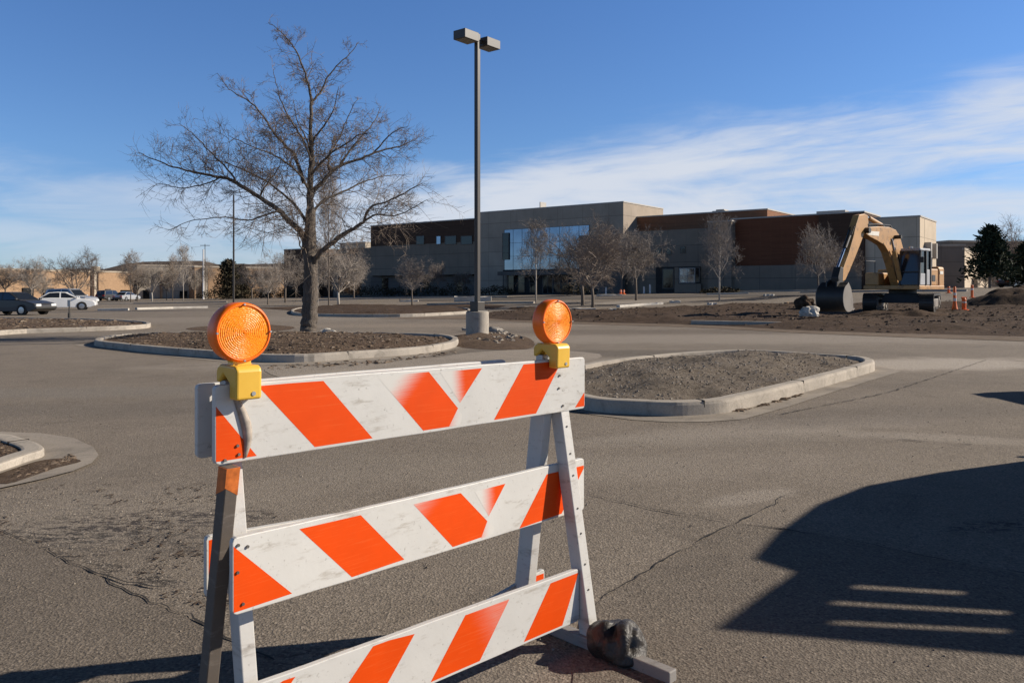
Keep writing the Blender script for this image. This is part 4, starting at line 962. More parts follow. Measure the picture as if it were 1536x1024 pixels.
def bg_tree(k, px, ybot, ytop, wk, label, Y=None, rz=None, group='bare trees in the background'):
    if Y is None: b = G(px, ybot)
    else: b = at(px, ybot, Y); b.z = min(b.z, gz(b.x, b.y))
    h = H-(ytop-HY)/F*b.y-b.z
    if k in used: e = copy_tree(PR[k])
    else: e = PR[k]; used.add(k)
    e.location = b; e.scale = (h*wk, h*wk, h); e.rotation_euler = (0, 0, px*1.7 if rz is None else rz)
    return tag(e, label, 'tree', group)
for k, px, yb, yt, wk, lab, Y in [
    ('r1', 8, 449, 388, .95, 'bare tree cut by the left edge behind the dark car', 110), ('r2', 47, 448, 385, .9, 'bare tree standing left of the white car before the beige wall', 108), ('v1', 113, 452, 374, .95, 'tallest bare tree right behind the white car', 82),
    ('r2', 62, 448, 410, 1.0, 'short bare tree behind the hood of the dark car', 112), ('u2', 196, 452, 386, .8, 'slim bare tree left of the pale block building', 105), ('r1', 206, 452, 396, .8, 'bare tree on the left corner of the pale block building', 108), ('v2', 228, 451, 396, .8, 'leaning pale bare tree before the pale block building', 108),
    ('u2', 259, 450, 390, .6, 'narrow bare tree in the middle of the pale block building', 112), ('u1', 275, 451, 376, .55, 'tall narrow bare tree left of the flagpole', 110), ('r2', 291, 449, 402, .7, 'small bare tree directly left of the flagpole', 120), ('u2', 312, 449, 396, .6, 'narrow bare tree just right of the flagpole', 116), ('r1', 250, 450, 405, .7, 'small bare tree left of the tall narrow one by the flagpole', 120),
    ('r1', 378, 450, 392, 1.0, 'bare tree right of the dark evergreen behind the left beacon', 110), ('r2', 402, 460, 396, .9, 'small bare tree above the left beacon in the mid lot', 78), ('r2', 428, 455, 375, .9, 'bare tree before the dark brick building left of the big trunk', 85),
    ('u1', 477, 456, 372, .55, 'pale stemmed tree seen just right of the big trunk', 70), ('u2', 493, 463, 262, .34, 'tall straight slender tree rising behind the big tree', None), ('v2', 508, 457, 372, 1.0, 'leaning grey tree with a fan shaped head right of the big trunk', 72), ('r2', 531, 449, 380, .95, 'grey bare tree behind the fan shaped one', 92),
    ('r2', 618, 457, 384, .95, 'round headed small tree left of the lamp post before the grey wing', None), ('r1', 657, 442, 388, .55, 'slight bare tree between the round headed tree and the lamp post', 98), ('r1', 694, 443, 402, .85, 'shaded bare tree directly behind the lamp post', 100),
    ('u1', 804, 453, 340, .75, 'bare tree before the mirrored glass, left of the right beacon', None), ('v1', 874, 458, 326, .85, 'larger bare tree right above the right beacon', None), ('v1', 889, 461, 334, .85, 'dark trunked bare tree standing closely right of the larger one', None),
    ('r1', 933, 448, 335, .85, 'bare tree at the right corner of the entrance block', 84), ('r2', 954, 451, 340, .85, 'pale stemmed bare tree before the grey wall with small square windows', None), ('u1', 1079, 452, 336, .8, 'feathery narrow tree with a white stem before the grey pier', None),
    ('r2', 1227, 440, 338, .75, 'bare tree left of the digger arm before the red brown wall', 62), ('r1', 1265, 442, 352, .7, 'bare tree seen behind the digger arm', 64), ('v1', 1534, 444, 328, .8, 'bare tree at the right edge behind the dark evergreen', 95), ('r2', 1478, 446, 396, .8, 'bare tree in front of the spruce', 76)]:
    bg_tree(k, px, yb, yt, wk, lab, Y)
M['needle'] = varied('needles', [(.012, .02, .012), (.03, .042, .022), (.02, .03, .017), (.05, .06, .032)])
M['needle_br'] = varied('brown_foliage', [(.03, .026, .016), (.06, .05, .03), (.09, .07, .045), (.04, .04, .022)])
def conifer(px, yb, yt, Y, wpx, label, seed, mat='needle', dens=1.0, shape=.85, base=.12):
    rr = random.Random(seed); b = at(px, yb, Y); b.z = gz(b.x, b.y); h = H-(yt-HY)/F*Y-b.z; wr = wpx/2/F*Y
    e = empty('evergreen_tree', b, 0, label, 'tree'); m = MB(); m.tube([(0, 0, -.2), (0, 0, h*.5), (0, 0, h*.97)], [h*.028, h*.018, h*.003], 8); m.build('trunk', M['trunk_far'], e); m = MB()
    n = int(150*dens)
    for i in range(n):
        f = (i+rr.random())/n; z = h*(base+(1-base)*f); rad = wr*(1-f)**shape*rr.uniform(.45, 1.12)+.08*wr; a = i*2.399; d = Vector((math.cos(a), math.sin(a), rr.uniform(-.1, .25)))
        for k in range(26):
            t = (k+rr.random())/26; p = Vector((0, 0, z))+d*rad*t+Vector((rr.gauss(0, .06), rr.gauss(0, .06), rr.gauss(0, .05)-.16*t*t))*wr
            s = wr*rr.uniform(.06, .15); q = Vector((rr.uniform(-1, 1), rr.uniform(-1, 1), rr.uniform(-.5, .8))).normalized(); q = (q+d*.6).normalized(); w_ = q.cross(Vector((rr.uniform(-1, 1), rr.uniform(-1, 1), rr.uniform(-1, 1)))).normalized()
            m.add([p-w_*s*.3, p+w_*s*.3, p+q*s*1.3+w_*s*.1, p+q*s*1.3-w_*s*.1], [(0, 1, 2, 3)])
    m.build('crown', M[mat], e); return e
conifer(1485, 438, 341, 72, 84, 'dark spruce standing right of the digger against the sky', 5, base=.22, shape=.7)
conifer(1548, 440, 362, 80, 90, 'dark evergreen cut by the right edge of the picture', 6, dens=1.3, shape=.5)
conifer(343, 449, 390, 118, 46, 'dark brown green evergreen behind the left beacon', 7, 'needle_br', 1.3, .35, .04)
conifer(362, 449, 399, 122, 40, 'lower brown evergreen right beside the taller one behind the left beacon', 8, 'needle_br', 1.2, .3, .04)
def shrub(px, yb, Y, wd, hg, seed, label):
    rr = random.Random(seed); b = at(px, yb, Y); b.z = gz(b.x, b.y); m = MB(); n = int(420*max(1, wd/2.5))
    for i in range(n):
        a = rr.random()*6.28; r = rr.random()**.5; z = rr.random()**.8*(1-r*r*.6); p = Vector((math.cos(a)*r*wd/2, math.sin(a)*r*min(wd, 2)/2, z*hg)); s = rr.uniform(.08, .2)
        q = Vector((rr.uniform(-1, 1), rr.uniform(-1, 1), rr.uniform(-.2, 1))).normalized(); w_ = q.cross(Vector((rr.uniform(-1, 1), rr.uniform(-1, 1), rr.uniform(-1, 1)))).normalized()
        m.add([p-w_*s*.5, p+w_*s*.5, p+q*s*1.3], [(0, 1, 2)])
    o = m.build('shrub', M['needle_br'], loc=b); return tag(o, label, 'shrub', 'shrubs along the foot of the buildings')
for i, (px, Y, wd, hg, lab) in enumerate([(600, 113, 5, 1.3, 'dark shrub under the left end of the grey wing'), (640, 109, 6, 1.5, 'dark shrub between the two small trees before the grey wing'), (683, 106, 4, 1.9, 'taller dark shrub just left of the lamp post'), (745, 99, 5, 1.2, 'low dark shrub right of the lamp post base'), (412, 130, 8, 1.8, 'dark hedge at the foot of the brick building left of the trunk'), (450, 122, 6, 2.2, 'dark hedge directly left of the big trunk'),
        (560, 112, 7, 1.6, 'dark hedge behind the fan shaped tree'), (868, 86, 4, 1.4, 'dark shrub behind the right beacon'), (330, 128, 8, 1.8, 'dark hedge behind the left beacon'), (385, 130, 8, 2.0, 'dark hedge right of the evergreen behind the left beacon'), (1082, 76, 4, .6, 'low shrub at the foot of the grey pier'), (160, 140, 4, 1.7, 'dark clipped shrub right of the white car')]):
    shrub(px, 445, Y, wd, hg, i+50, lab)
# ------------------------------------------------------------------ excavator
TH = R(47); EF = Vector((-math.sin(TH), -math.cos(TH), 0)); ELf = Vector((math.cos(TH), -math.sin(TH), 0))
EC = at(1354, HY, 39.0); EC.z = gz(EC.x, EC.y)+.06
def ep(f, l, z): return EF*f+ELf*l+Vector((0, 0, z))           # local to the empty at EC
def e_px(px, py, l=0.):
    r = (px-CX)/F; ox, oy = EC.x+ELf.x*l, EC.y+ELf.y*l; f = (r*oy-ox)/(EF.x-r*EF.y); Y = oy+EF.y*f
    return f, H-(py-HY)/F*Y-EC.z
def paint(name, base, grime, amt=.5):
    t = NT(name); c = t.ramp(t.noise(1.2, 5), [(.3, mul(base, .86)), (.7, mul(base, 1.1))]); c = t.mix(t.math('MULTIPLY', t.mask(t.noise(3.5, 8, .72), .5, .72), amt), c, grime); t.color(c); t.set(Roughness=.5); return t.mat
M['ex_yellow'] = paint('digger_ochre', (.47, .25, .085), (.11, .07, .042), .8); M['ex_black'] = paint('digger_black', (.02, .018, .017), (.05, .04, .032)); M['ex_steel'] = paint('worn_steel', (.23, .20, .17), (.12, .085, .06), .7); M['chrome'] = simple('chrome_rod', (.6, .62, .66), .15, .1, 4, .95)
M['ex_dark'] = paint('dark_steel', (.028, .024, .020), (.07, .05, .036)); M['cab_grey'] = paint('cab_grey', (.40, .40, .41), (.2, .17, .14), .35); M['decal'] = simple('decal_white', (.72, .68, .60), .6, .15, 9); M['cabglass'] = glass('cab_glass', (.02, .022, .026), .12, .35)
ex = empty('excavator', EC, 0, 'tracked yellow excavator parked on the dirt lot with its bucket resting on the ground', 'excavator')
tb_, tl_ = R(32), None
TF = Vector((-math.sin(tb_), -math.cos(tb_), 0)); TL = Vector((math.cos(tb_), -math.sin(tb_), 0))
def tpt(f, l, z): return TF*f+TL*l+Vector((0, 0, z))
for sg, lab in ((-1, None), (1, None)):
    l0, l1 = sg*1.2-.3, sg*1.2+.3; m = MB(); ou, inn = [], []
    Lh, hh = 1.75, .44
    for i in range(13): a = -math.pi/2+math.pi*i/12; ou.append((Lh+hh*math.cos(a), hh+.02+hh*math.sin(a)))
    for i in range(13): a = math.pi/2+math.pi*i/12; ou.append((-Lh+hh*math.cos(a), hh+.02+hh*math.sin(a)))
    n = len(ou)
    inn = [(x*(1-.09/2.2), hh+.02+(z-hh-.02)*.80) for x, z in ou]
    vs = [tpt(x, l0, z) for x, z in ou]+[tpt(x, l1, z) for x, z in ou]+[tpt(x, l0, z) for x, z in inn]+[tpt(x, l1, z) for x, z in inn]
    fs = []
    for i in range(n): j = (i+1) % n; fs += [(i, j, n+j, n+i), (2*n+i, 3*n+i, 3*n+j, 2*n+j), (i, 2*n+i, 2*n+j, j), (n+i, n+j, 3*n+j, 3*n+i)]
    m.add(vs, fs)
    per = []                                              # grousers
    for i in range(n):
        a, b_ = Vector(ou[i]), Vector(ou[(i+1) % n]); k = max(1, int((b_-a).length/.17))
        for q in range(k): per.append((a.lerp(b_, (q+.5)/k), (b_-a).normalized()))
    for p, d in per:
        nr = Vector((d.y, -d.x)); c1, c2 = p+d*.05, p-d*.05; o_ = nr*.035
        m.hexa([tpt(c2.x, l0, c2.y), tpt(c1.x, l0, c1.y), tpt(c1.x, l1, c1.y), tpt(c2.x, l1, c2.y), tpt(c2.x+o_.x, l0, c2.y+o_.y), tpt(c1.x+o_.x, l0, c1.y+o_.y), tpt(c1.x+o_.x, l1, c1.y+o_.y), tpt(c2.x+o_.x, l1, c2.y+o_.y)])
    trk = m.build('track', M['ex_dark'], ex)
    m = MB(); m.hexa([tpt(-1.5, l0+.08, .24), tpt(1.5, l0+.08, .24), tpt(1.5, l1-.06, .24), tpt(-1.5, l1-.06, .24), tpt(-1.5, l0+.08, .66), tpt(1.5, l0+.08, .66), tpt(1.5, l1-.06, .66), tpt(-1.5, l1-.06, .66)]); m.build('track_frame', M['ex_steel'], trk, bevel=.03)
    for f in (-1.75, 1.75):
        m = MB(); m.cyl(tpt(f, l0+.05, .46), tpt(f, l1-.03, .46), .33, 20); m.cyl(tpt(f, l1-.03, .46), tpt(f, l1+.01, .46), .14, 12); m.build('sprocket' if f < 0 else 'idler', M['ex_steel'], trk, bevel=.015)
    for f in (-1.1, -.55, 0, .55, 1.1):
        m = MB(); m.cyl(tpt(f, l0+.1, .19), tpt(f, l1-.04, .19), .11, 12); m.build('roller', M['ex_steel'], trk)
m = MB(); m.hexa([tpt(-.8, -.95, .45), tpt(.8, -.95, .45), tpt(.8, .95, .45), tpt(-.8, .95, .45), tpt(-.7, -.7, .92), tpt(.7, -.7, .92), tpt(.7, .7, .92), tpt(-.7, .7, .92)]); m.cyl((0, 0, .9), (0, 0, 1.10), .62, 28); m.build('undercarriage', M['ex_black'], ex, bevel=.02)
def ebox(name, f0, f1, l0, l1, z0, z1, mat, par=None, bev=.03, seg=2, dz=0):
    m = MB(); m.hexa([ep(f0, l0, z0), ep(f1, l0, z0), ep(f1, l1, z0), ep(f0, l1, z0), ep(f0, l0, z1), ep(f1, l0, z1+dz), ep(f1, l1, z1+dz), ep(f0, l1, z1)]); return m.build(name, M[mat], par or ex, bevel=bev, seg=seg)
ebox('deck', -1.75, 1.42, -1.30, 1.30, 1.10, 1.30, 'ex_yellow')
bod = ebox('engine_body', -1.15, -.15, -1.28, 1.22, 1.303, 2.10, 'ex_yellow', bev=.05)
cwt = ebox('counterweight', -1.95, -1.17, -1.25, 1.25, 1.12, 2.22, 'ex_yellow', bev=.14, seg=4)
m = MB(); m.hexa([ep(-1.7, 1.252, 1.85), ep(-1.3, 1.252, 1.85), ep(-1.3, 1.262, 1.85), ep(-1.7, 1.262, 1.85), ep(-1.7, 1.252, 2.0), ep(-1.3, 1.252, 2.0), ep(-1.3, 1.262, 2.0), ep(-1.7, 1.262, 2.0)]); m.build('decal', M['decal'], cwt)
ebox('grille', -.75, -.35, 1.222, 1.235, 1.5, 1.8, 'ex_black', bod, .0)
ebox('side_tank', -.10, 1.30, -1.28, -.62, 1.303, 1.92, 'ex_yellow', bev=.05)
m = MB(); m.cyl(ep(-.6, -.5, 2.1), ep(-.6, -.5, 2.55), .07, 12); m.cyl(ep(-.9, .7, 2.1), ep(-.9, .7, 2.24), .16, 14); m.build('exhaust', M['ex_black'], ex)
# cab: posts and rails, with panes between them
c0, c1, cl0, cl1, cz0_, cz1_ = .05, 1.45, .42, 1.28, 1.303, 3.02
cab = ebox('cab', c0+.08, c1-.10, cl0+.06, cl1-.06, cz0_, cz0_+.42, 'cab_grey', bev=.02)
ebox('cab_roof', c0-.02, c1-.12, cl0-.02, cl1+.02, cz1_-.12, cz1_+.02, 'cab_grey', cab, bev=.05, seg=3)
m = MB()
for f, l in ((c0, cl0), (c0, cl1), (c1, cl0), (c1, cl1), (.62, cl1)):
    top_f = f-.18 if f > 1 else f
    m.hexa([ep(f-.05, l-.045, cz0_), ep(f+.05, l-.045, cz0_), ep(f+.05, l+.045, cz0_), ep(f-.05, l+.045, cz0_), ep(top_f-.05, l-.045, cz1_-.08), ep(top_f+.05, l-.045, cz1_-.08), ep(top_f+.05, l+.045, cz1_-.08), ep(top_f-.05, l+.045, cz1_-.08)])
m.build('cab_posts', M['ex_black'], cab)
ebox('cab_door', c0+.06, .56, cl1-.05, cl1+.012, cz0_+.02, cz0_+.74, 'cab_grey', cab, .01); ebox('cab_side', .68, c1-.06, cl1-.05, cl1+.010, cz0_+.02, cz0_+.55, 'cab_grey', cab, .01)
ebox('window', c0+.05, .57, cl1-.03, cl1-.01, cz0_+.74, cz1_-.12, 'cabglass', cab, 0); ebox('window', .67, c1-.18, cl1-.03, cl1-.01, cz0_+.55, cz1_-.12, 'cabglass', cab, 0); ebox('window', c0+.02, c1-.18, cl0+.0, cl0+.02, cz0_+.5, cz1_-.12, 'cabglass', cab, 0)
m = MB(); m.hexa([ep(c1-.01, cl0+.045, cz0_+.03), ep(c1+.02, cl0+.045, cz0_+.03), ep(c1+.02, cl1-.045, cz0_+.03), ep(c1-.01, cl1-.045, cz0_+.03), ep(c1-.18, cl0+.045, cz1_-.12), ep(c1-.15, cl0+.045, cz1_-.12), ep(c1-.15, cl1-.045, cz1_-.12), ep(c1-.18, cl1-.045, cz1_-.12)]); m.build('windscreen', M['cabglass'], cab)
ebox('front_bar', c1-.03, c1+.05, cl0, cl1, cz0_+.60, cz0_+.65, 'ex_black', cab, 0)
ebox('seat', .35, .75, .65, 1.05, cz0_+.42, cz0_+1.15, 'ex_black', cab, .06)
ebox('mirror', 1.38, 1.43, cl1+.05, cl1+.20, 2.35, 2.62, 'ex_black', cab, .02)
# boom, stick and bucket drawn in the plane of the arm
def arm(name, pts, hw, mat, par=None, l=0, bev=.02):
    p = [e_px(x, y, l) for x, y in pts]; m = MB(); m.prism(p, lambda u, v, w: ep(u, w, v), l-hw, l+hw); return m.build(name, M[mat], par or ex, bevel=bev)
boom = arm('boom', [(1344, 434), (1338, 415), (1333, 397), (1327, 378), (1321, 368), (1310, 361), (1300, 356), (1293, 351), (1292, 345), (1297, 341), (1312, 340), (1328, 341), (1338, 345), (1344, 354), (1349, 372), (1353, 392), (1356, 412), (1356, 432)], .18, 'ex_yellow')
stick = arm('stick', [(1284, 322.5), (1292, 321), (1297, 324), (1298, 334), (1296, 345), (1291, 352), (1285, 368), (1277, 388), (1269, 407), (1263, 420), (1257, 423), (1256, 415), (1260, 402), (1268, 380), (1275, 356), (1279, 338)], .15, 'ex_yellow')
def rod(name, a, b_, l, r, mat, par): 
    (f0, z0), (f1, z1_) = e_px(*a, l), e_px(*b_, l); m = MB(); m.cyl(ep(f0, l, z0), ep(f1, l, z1_), r, 14); return m.build(name, M[mat], par)
c_ = rod('hydraulic_cylinder', (1322, 338), (1303, 327), 0, .10, 'ex_yellow', boom); rod('piston_rod', (1303, 327), (1293, 322.5), 0, .055, 'chrome', c_)
c_ = rod('hydraulic_cylinder', (1276, 347), (1267, 372), .0, .095, 'ex_dark', stick); rod('piston_rod', (1267, 372), (1256, 402), 0, .05, 'chrome', c_)
for l in (-.42, .42):
    c_ = rod('hydraulic_cylinder', (1350, 420), (1341, 376), l, .10, 'ex_yellow', boom); rod('piston_rod', (1341, 376), (1337, 358), l, .055, 'chrome', c_)
f, z = e_px(1336, 356); m = MB(); m.cyl(ep(f, -.5, z), ep(f, .5, z), .09, 14); m.build('pin', M['ex_dark'], boom)
f, z = e_px(1293, 346); m = MB(); m.cyl(ep(f, -.36, z), ep(f, .36, z), .13, 14); m.build('pin', M['ex_dark'], boom)
m = MB(); p = [e_px(x, y, .182) for x, y in ((1302, 352), (1304, 346.5), (1319, 347.5), (1318, 354))]; m.prism(p, lambda u, v, w: ep(u, w, v), .181, .187); m.build('decal', M['decal'], boom)
m = MB(); hp = [e_px(x, y) for x, y in ((1350, 424), (1352, 395), (1346, 362), (1330, 339), (1310, 337.5), (1297, 338))]; m.tube([ep(a, .15, b_+.03) for a, b_ in hp], .03, 6); m.tube([ep(a, -.15, b_+.03) for a, b_ in hp], .03, 6); m.build('hose', M['ex_black'], boom)
for l in (-.10, .10):      # hoses looping along the stick and at the boom foot
    m = MB(); m.tube([ep(a, l, b_) for a, b_ in [e_px(x, y) for x, y in ((1300, 337), (1289, 331), (1278, 341), (1274, 352))]], .028, 6); m.build('hose', M['ex_black'], stick)
for l in (-.32, .34):
    m = MB(); m.tube([ep(a, l, b_) for a, b_ in [e_px(x, y) for x, y in ((1352, 426), (1343, 408), (1337, 388), (1331, 372))]], .03, 6); m.build('hose', M['ex_black'], boom)
m = MB(); m.tube([ep(1.30, -1.25, 1.92), ep(1.30, -1.25, 2.5), ep(.2, -1.25, 2.5), ep(.2, -1.25, 1.92)], .022, 6); m.build('handrail', M['ex_black'], ex)
m = MB(); m.box(ep(1.25, .85, 3.06), (.14, .14, .1)); m.build('work_lamp', M['decal'], cab, bevel=.02)
# linkage
arm('link', [(1256, 400), (1260, 402), (1259, 424), (1253, 428), (1252, 416)], .16, 'ex_dark', stick)
bf, bz = e_px(1254, 424)
prof = [(x*.78, z*.97) for x, z in [(.16, .02), (.34, -.08), (.62, -.22), (.80, -.50), (.80, -.82), (.62, -1.10), (.30, -1.26), (-.15, -1.24), (-.42, -1.12)]]
bw = .58; prof = [tuple(p) for p in smooth_path([Vector(p) for p in prof], False, 4)]; inner = [(a*.93-.02, b_*.95-.02) for a, b_ in prof]
m = MB(); m.prism(prof+[(x, z) for x, z in inner[::-1]], lambda u, v, w: ep(bf+u, w, bz+v), -bw, bw); buc = m.build('bucket', M['ex_dark'], ex, bevel=.012)
for sg in (-1, 1):
    m = MB(); m.prism(prof+[(-.30, -.75), (-.12, -.25)], lambda u, v, w: ep(bf+u, w, bz+v), sg*bw-.025*(sg < 0)-.003*0, sg*bw+.025*(sg > 0)); m.build('side_plate', M['ex_steel'], buc, bevel=.006)
for k in range(5):
    l = -bw+.09+k*(2*bw-.18)/4; m = MB(); m.hexa([ep(bf-.38, l-.06, bz-1.20), ep(bf-.38, l+.06, bz-1.20), ep(bf-.38, l+.06, bz-1.10), ep(bf-.38, l-.06, bz-1.10), ep(bf-.66, l-.02, bz-1.12), ep(bf-.66, l+.02, bz-1.12), ep(bf-.66, l+.02, bz-1.08), ep(bf-.66, l-.02, bz-1.08)]); m.build('tooth', M['ex_steel'], buc)
for l in (-.22, .22):
    m = MB(); m.prism([(-.1, .12), (.1, .14), (.42, .02), (.44, -.18), (.14, -.05), (-.1, -.08)], lambda u, v, w: ep(bf+u, w, bz+v), l-.03, l+.03); m.build('bucket_ear', M['ex_dark'], buc)
# ------------------------------------------------------------------ stones, mounds and rubble of the dig
def rock(px, py, rad, label, seed, mat='pale_stone', name='boulder', cat='rock', group=None, fl=-.25, amp=.5, lift=0., nu=20, nv=14):
    b = G(px, py); m = MB(); m.blob((0, 0, 0), rad, seed, amp, 1.9, nu, nv, flat=fl*rad[2]); o = m.build(name, M[mat], loc=b+Vector((0, 0, rad[2]*(-fl)+lift-.02))); return tag(o, label, cat, group)
rock(1214, 481, (.40, .3, .30), 'white boulder lying in front of the digger bucket', 3, lift=.20)
rock(1207, 466, (.42, .6, .52), 'round dark lump of earth left behind the white boulder', 4, 'dirt', 'dirt_lump', 'dirt pile', fl=-.6)
rock(1240, 472, (.12, .1, .07), 'small pale stone right of the white boulder', 9)
def mound(px, py, rx, ry, h, label, seed):
    c = G(px, py); m = MB(); n = 30; vs = []
    for j in range(n+1):
        for i in range(n+1):
            u, v = i/n*2-1, j/n*2-1; r = math.hypot(u, v); x, y = c.x+u*rx, c.y+v*ry
            hh_ = h*max(0, (1-r*r))**.8*(1+.35*noise.fractal(Vector((x*.9, y*.9, seed)), 1, 2, 5))-.12; vs.append((u*rx, v*ry, gz(x, y)-c.z+hh_))
    m.add(vs, [(j*(n+1)+i, j*(n+1)+i+1, (j+1)*(n+1)+i+1, (j+1)*(n+1)+i) for j in range(n) for i in range(n)])
    return tag(m.build('dirt_mound', M['dirt'], loc=c, smooth=True), label, 'dirt pile')
mound(1545, 457, 4.0, 3.0, 1.05, 'large dark dirt mound at the right edge of the dig', 3)
mound(1312, 474, 1.6, .8, .38, 'low clod mound in front of the right digger track', 5); mound(1372, 476, 1.9, .9, .45, 'low clod mound in front of the left digger track', 6); mound(1395, 474, 1.0, .6, .32, 'small spoil heap under the end of the left digger track', 8)
mound(790, 464, 1.6, .8, .3, 'small dirt heap on the lot left of the right beacon', 7)
mound(1180, 462, 2.0, .8, .3, 'flat dirt heap left of the white boulder', 9)
slabs = [(688, 731, 452, 'thick pale kerb piece standing behind the lamp post base'), (604, 624, 452.5, 'short pale kerb piece by the round headed small tree'), (776, 806, 463, 'pale broken kerb piece just left of the right beacon'), (858, 893, 465.5, 'long pale kerb piece just right of the right beacon'), (915, 924, 466.5, 'tiny pale kerb piece right of the long one'),
         (1005, 1020, 454, 'pale kerb piece before the grey wall with square windows'), (1146, 1160, 444, 'pale kerb piece before the red brown wall'), (1177, 1193, 456.5, 'orange stained block left of the digger bucket'), (900, 929, 444, 'pale slab at the foot of the entrance block'), (494, 510, 460, 'pale kerb piece right of the big trunk'), (520, 541, 461, 'pale broken slab farther right of the big trunk'), (1062, 1074, 457, 'flat pale piece under the feathery tree'), (1432, 1444, 458, 'pale kerb piece behind the tall cone')]
for i, (x0, x1, y, lab) in enumerate(slabs):
    a, b_ = G(x0, y), G(x1, y); d = b_-a; c = (a+b_)/2; ln = d.length; m = MB(); rr = random.Random(i+9); n = 6; h_ = .16 if i else .5
    dr = rr.uniform(-.15, .15); u = Vector((math.cos(dr), math.sin(dr), d.z/ln)); v = Vector((-u.y, u.x, 0))
    rows = []
    for k in range(n+1):
        t_ = k/n-.5; p = u*ln*t_+v*rr.uniform(-.04, .04)
        for (q, hz) in ((-.22, -.1), (-.20, h_*rr.uniform(.8, 1.1)), (.16, h_*rr.uniform(.85, 1.1)), (.22, -.1)): rows.append(p+v*q*rr.uniform(.85, 1.15)+Vector((0, 0, hz)))
    m.add(rows, [(k*4+q, k*4+(q+1) % 4, k*4+4+(q+1) % 4, k*4+4+q) for k in range(n) for q in range(4)]+[(0, 1, 2, 3), (n*4+3, n*4+2, n*4+1, n*4)])
    o = m.build('kerb_piece', M['concrete_pale' if i != 7 else 'w_beige'], loc=c, bevel=.012); tag(o, lab, 'kerb piece', 'broken kerb pieces lying on the far lot')
for i, (px, py, r, lab) in enumerate([(700, 497, .14, 'grey rubble stone left of the lamp post base'), (742, 499, .20, 'grey rubble stone right of the lamp post base'), (752, 501, .13, 'small rubble stone farther right of the lamp post base'), (709, 504, .11, 'small stone in front of the lamp post base'), (492, 506, .16, 'pale flat stone right of the big tree foot'), (498, 507, .11, 'smaller pale stone beside the flat one at the big tree foot'), (722, 518, .07, 'little stone at the front of the lamp post dirt')]):
    rock(px, py, (r*1.3, r, r*.6), lab, 20+i, 'stone' if i not in (4, 5) else 'pale_stone', 'rubble_stone', 'stone', 'loose stones by the lamp post and tree', nu=10, nv=7, lift=.05 if i not in (4, 5) else .15)
# ------------------------------------------------------------------ cones and marker posts
M['cone'] = simple('cone_orange', (.80, .16, .03), .5, .15, 8); M['cone_white'] = simple('cone_white', (.7, .66, .62), .5, .12, 8); M['rubber'] = simple('rubber', (.02, .019, .018), .8, .3, 12)
def cone(px, py, Y, h, r, label, slim=False):
    b = at(px, py, Y); b.z = gz(b.x, b.y)+.14; e = empty('traffic_cone', b, 0, label, 'traffic cone'); m = MB()
    m.box((0, 0, .03), (r*2.6, r*2.6, .06)); m.build('base', M['rubber' if slim else 'cone'], e, bevel=.01)
    m = MB(); m.tube([(0, 0, .06), (0, 0, .10), (0, 0, h*.35), (0, 0, h-.03), (0, 0, h)], [r, r*.9, r*.55, .055, .035], 20); bd = m.build('body', M['cone'], e, smooth=True)
    R_ = lambda z: r*.9+(r*.55-r*.9)*(z-.1)/(h*.35-.1) if z < h*.35 else r*.55+(.055-r*.55)*(z-h*.35)/(h*.62)
    for z0, z1_ in ((.40, .52), (.64, .74)):
        m = MB(); m.tube([(0, 0, z0*h), (0, 0, z1_*h)], [R_(z0*h)+.004, R_(z1_*h)+.004], 20); m.build('band', M['cone_white'], bd, smooth=False)
    return e
cone(1432, 470, 38.0, 1.15, .14, 'tall orange cone marker right of the digger track', True)
def post(px, py, Y, h, r, label, cap=True):
    b = at(px, py, Y); b.z = gz(b.x, b.y)+.08; e = empty('marker_post', b, 0, label, 'marker post', 'orange marker posts on the dig'); m = MB(); m.tube([(0, 0, 0), (0, 0, .05), (0, 0, .06), (0, 0, h-.06), (0, 0, h)], [r*2.2, r*2.2, r, r, r*.7], 14); m.build('post', M['cone'], e)
    m = MB(); m.tube([(0, 0, h*.6), (0, 0, h*.72)], [r+.004, r+.004], 14); m.build('band', M['cone_white'], e)
    if cap: m = MB(); m.tube([(-.12, 0, h), (.12, 0, h)], .05, 8); m.build('handle', M['cone'], e)
post(1446, 463, 40, .62, .10, 'short orange marker post with a cross handle right of the tall cone'); post(1458, 450, 52, .85, .08, 'thin orange marker post farther back right of the short one', False); post(1423, 447, 58, .5, .09, 'far small orange marker post behind the digger track', False)
for i, (px, py, Y, lab) in enumerate([(931, 444, 80, 'orange marker drum by the entrance block, left one of the pair'), (935.5, 445, 79, 'orange marker drum by the entrance block, right one of the pair')]):
    post(px, py, Y, .45, .10, lab, False)
for i, (px, yt, yb, Y, lab) in enumerate([(909, 433, 444, 84, 'short white bollard at the entrance block'), (966, 430, 441, 82, 'white standpipe before the grey wall, left one'), (975, 428, 442, 82, 'white standpipe before the grey wall, right one')]):
    b = at(px, yb, Y); b.z = gz(b.x, b.y); h = (yb-yt)/F*Y; e = empty('bollard', b, 0, lab, 'bollard', 'white bollards at the far building'); m = MB(); m.tube([(0, 0, -.1), (0, 0, h-.06), (0, 0, h)], [.09, .09, .05], 12); m.build('post', M['cone_white'], e); m = MB(); m.tube([(0, 0, 0), (0, 0, .05)], .16, 12); m.build('base', M['concrete'], e)
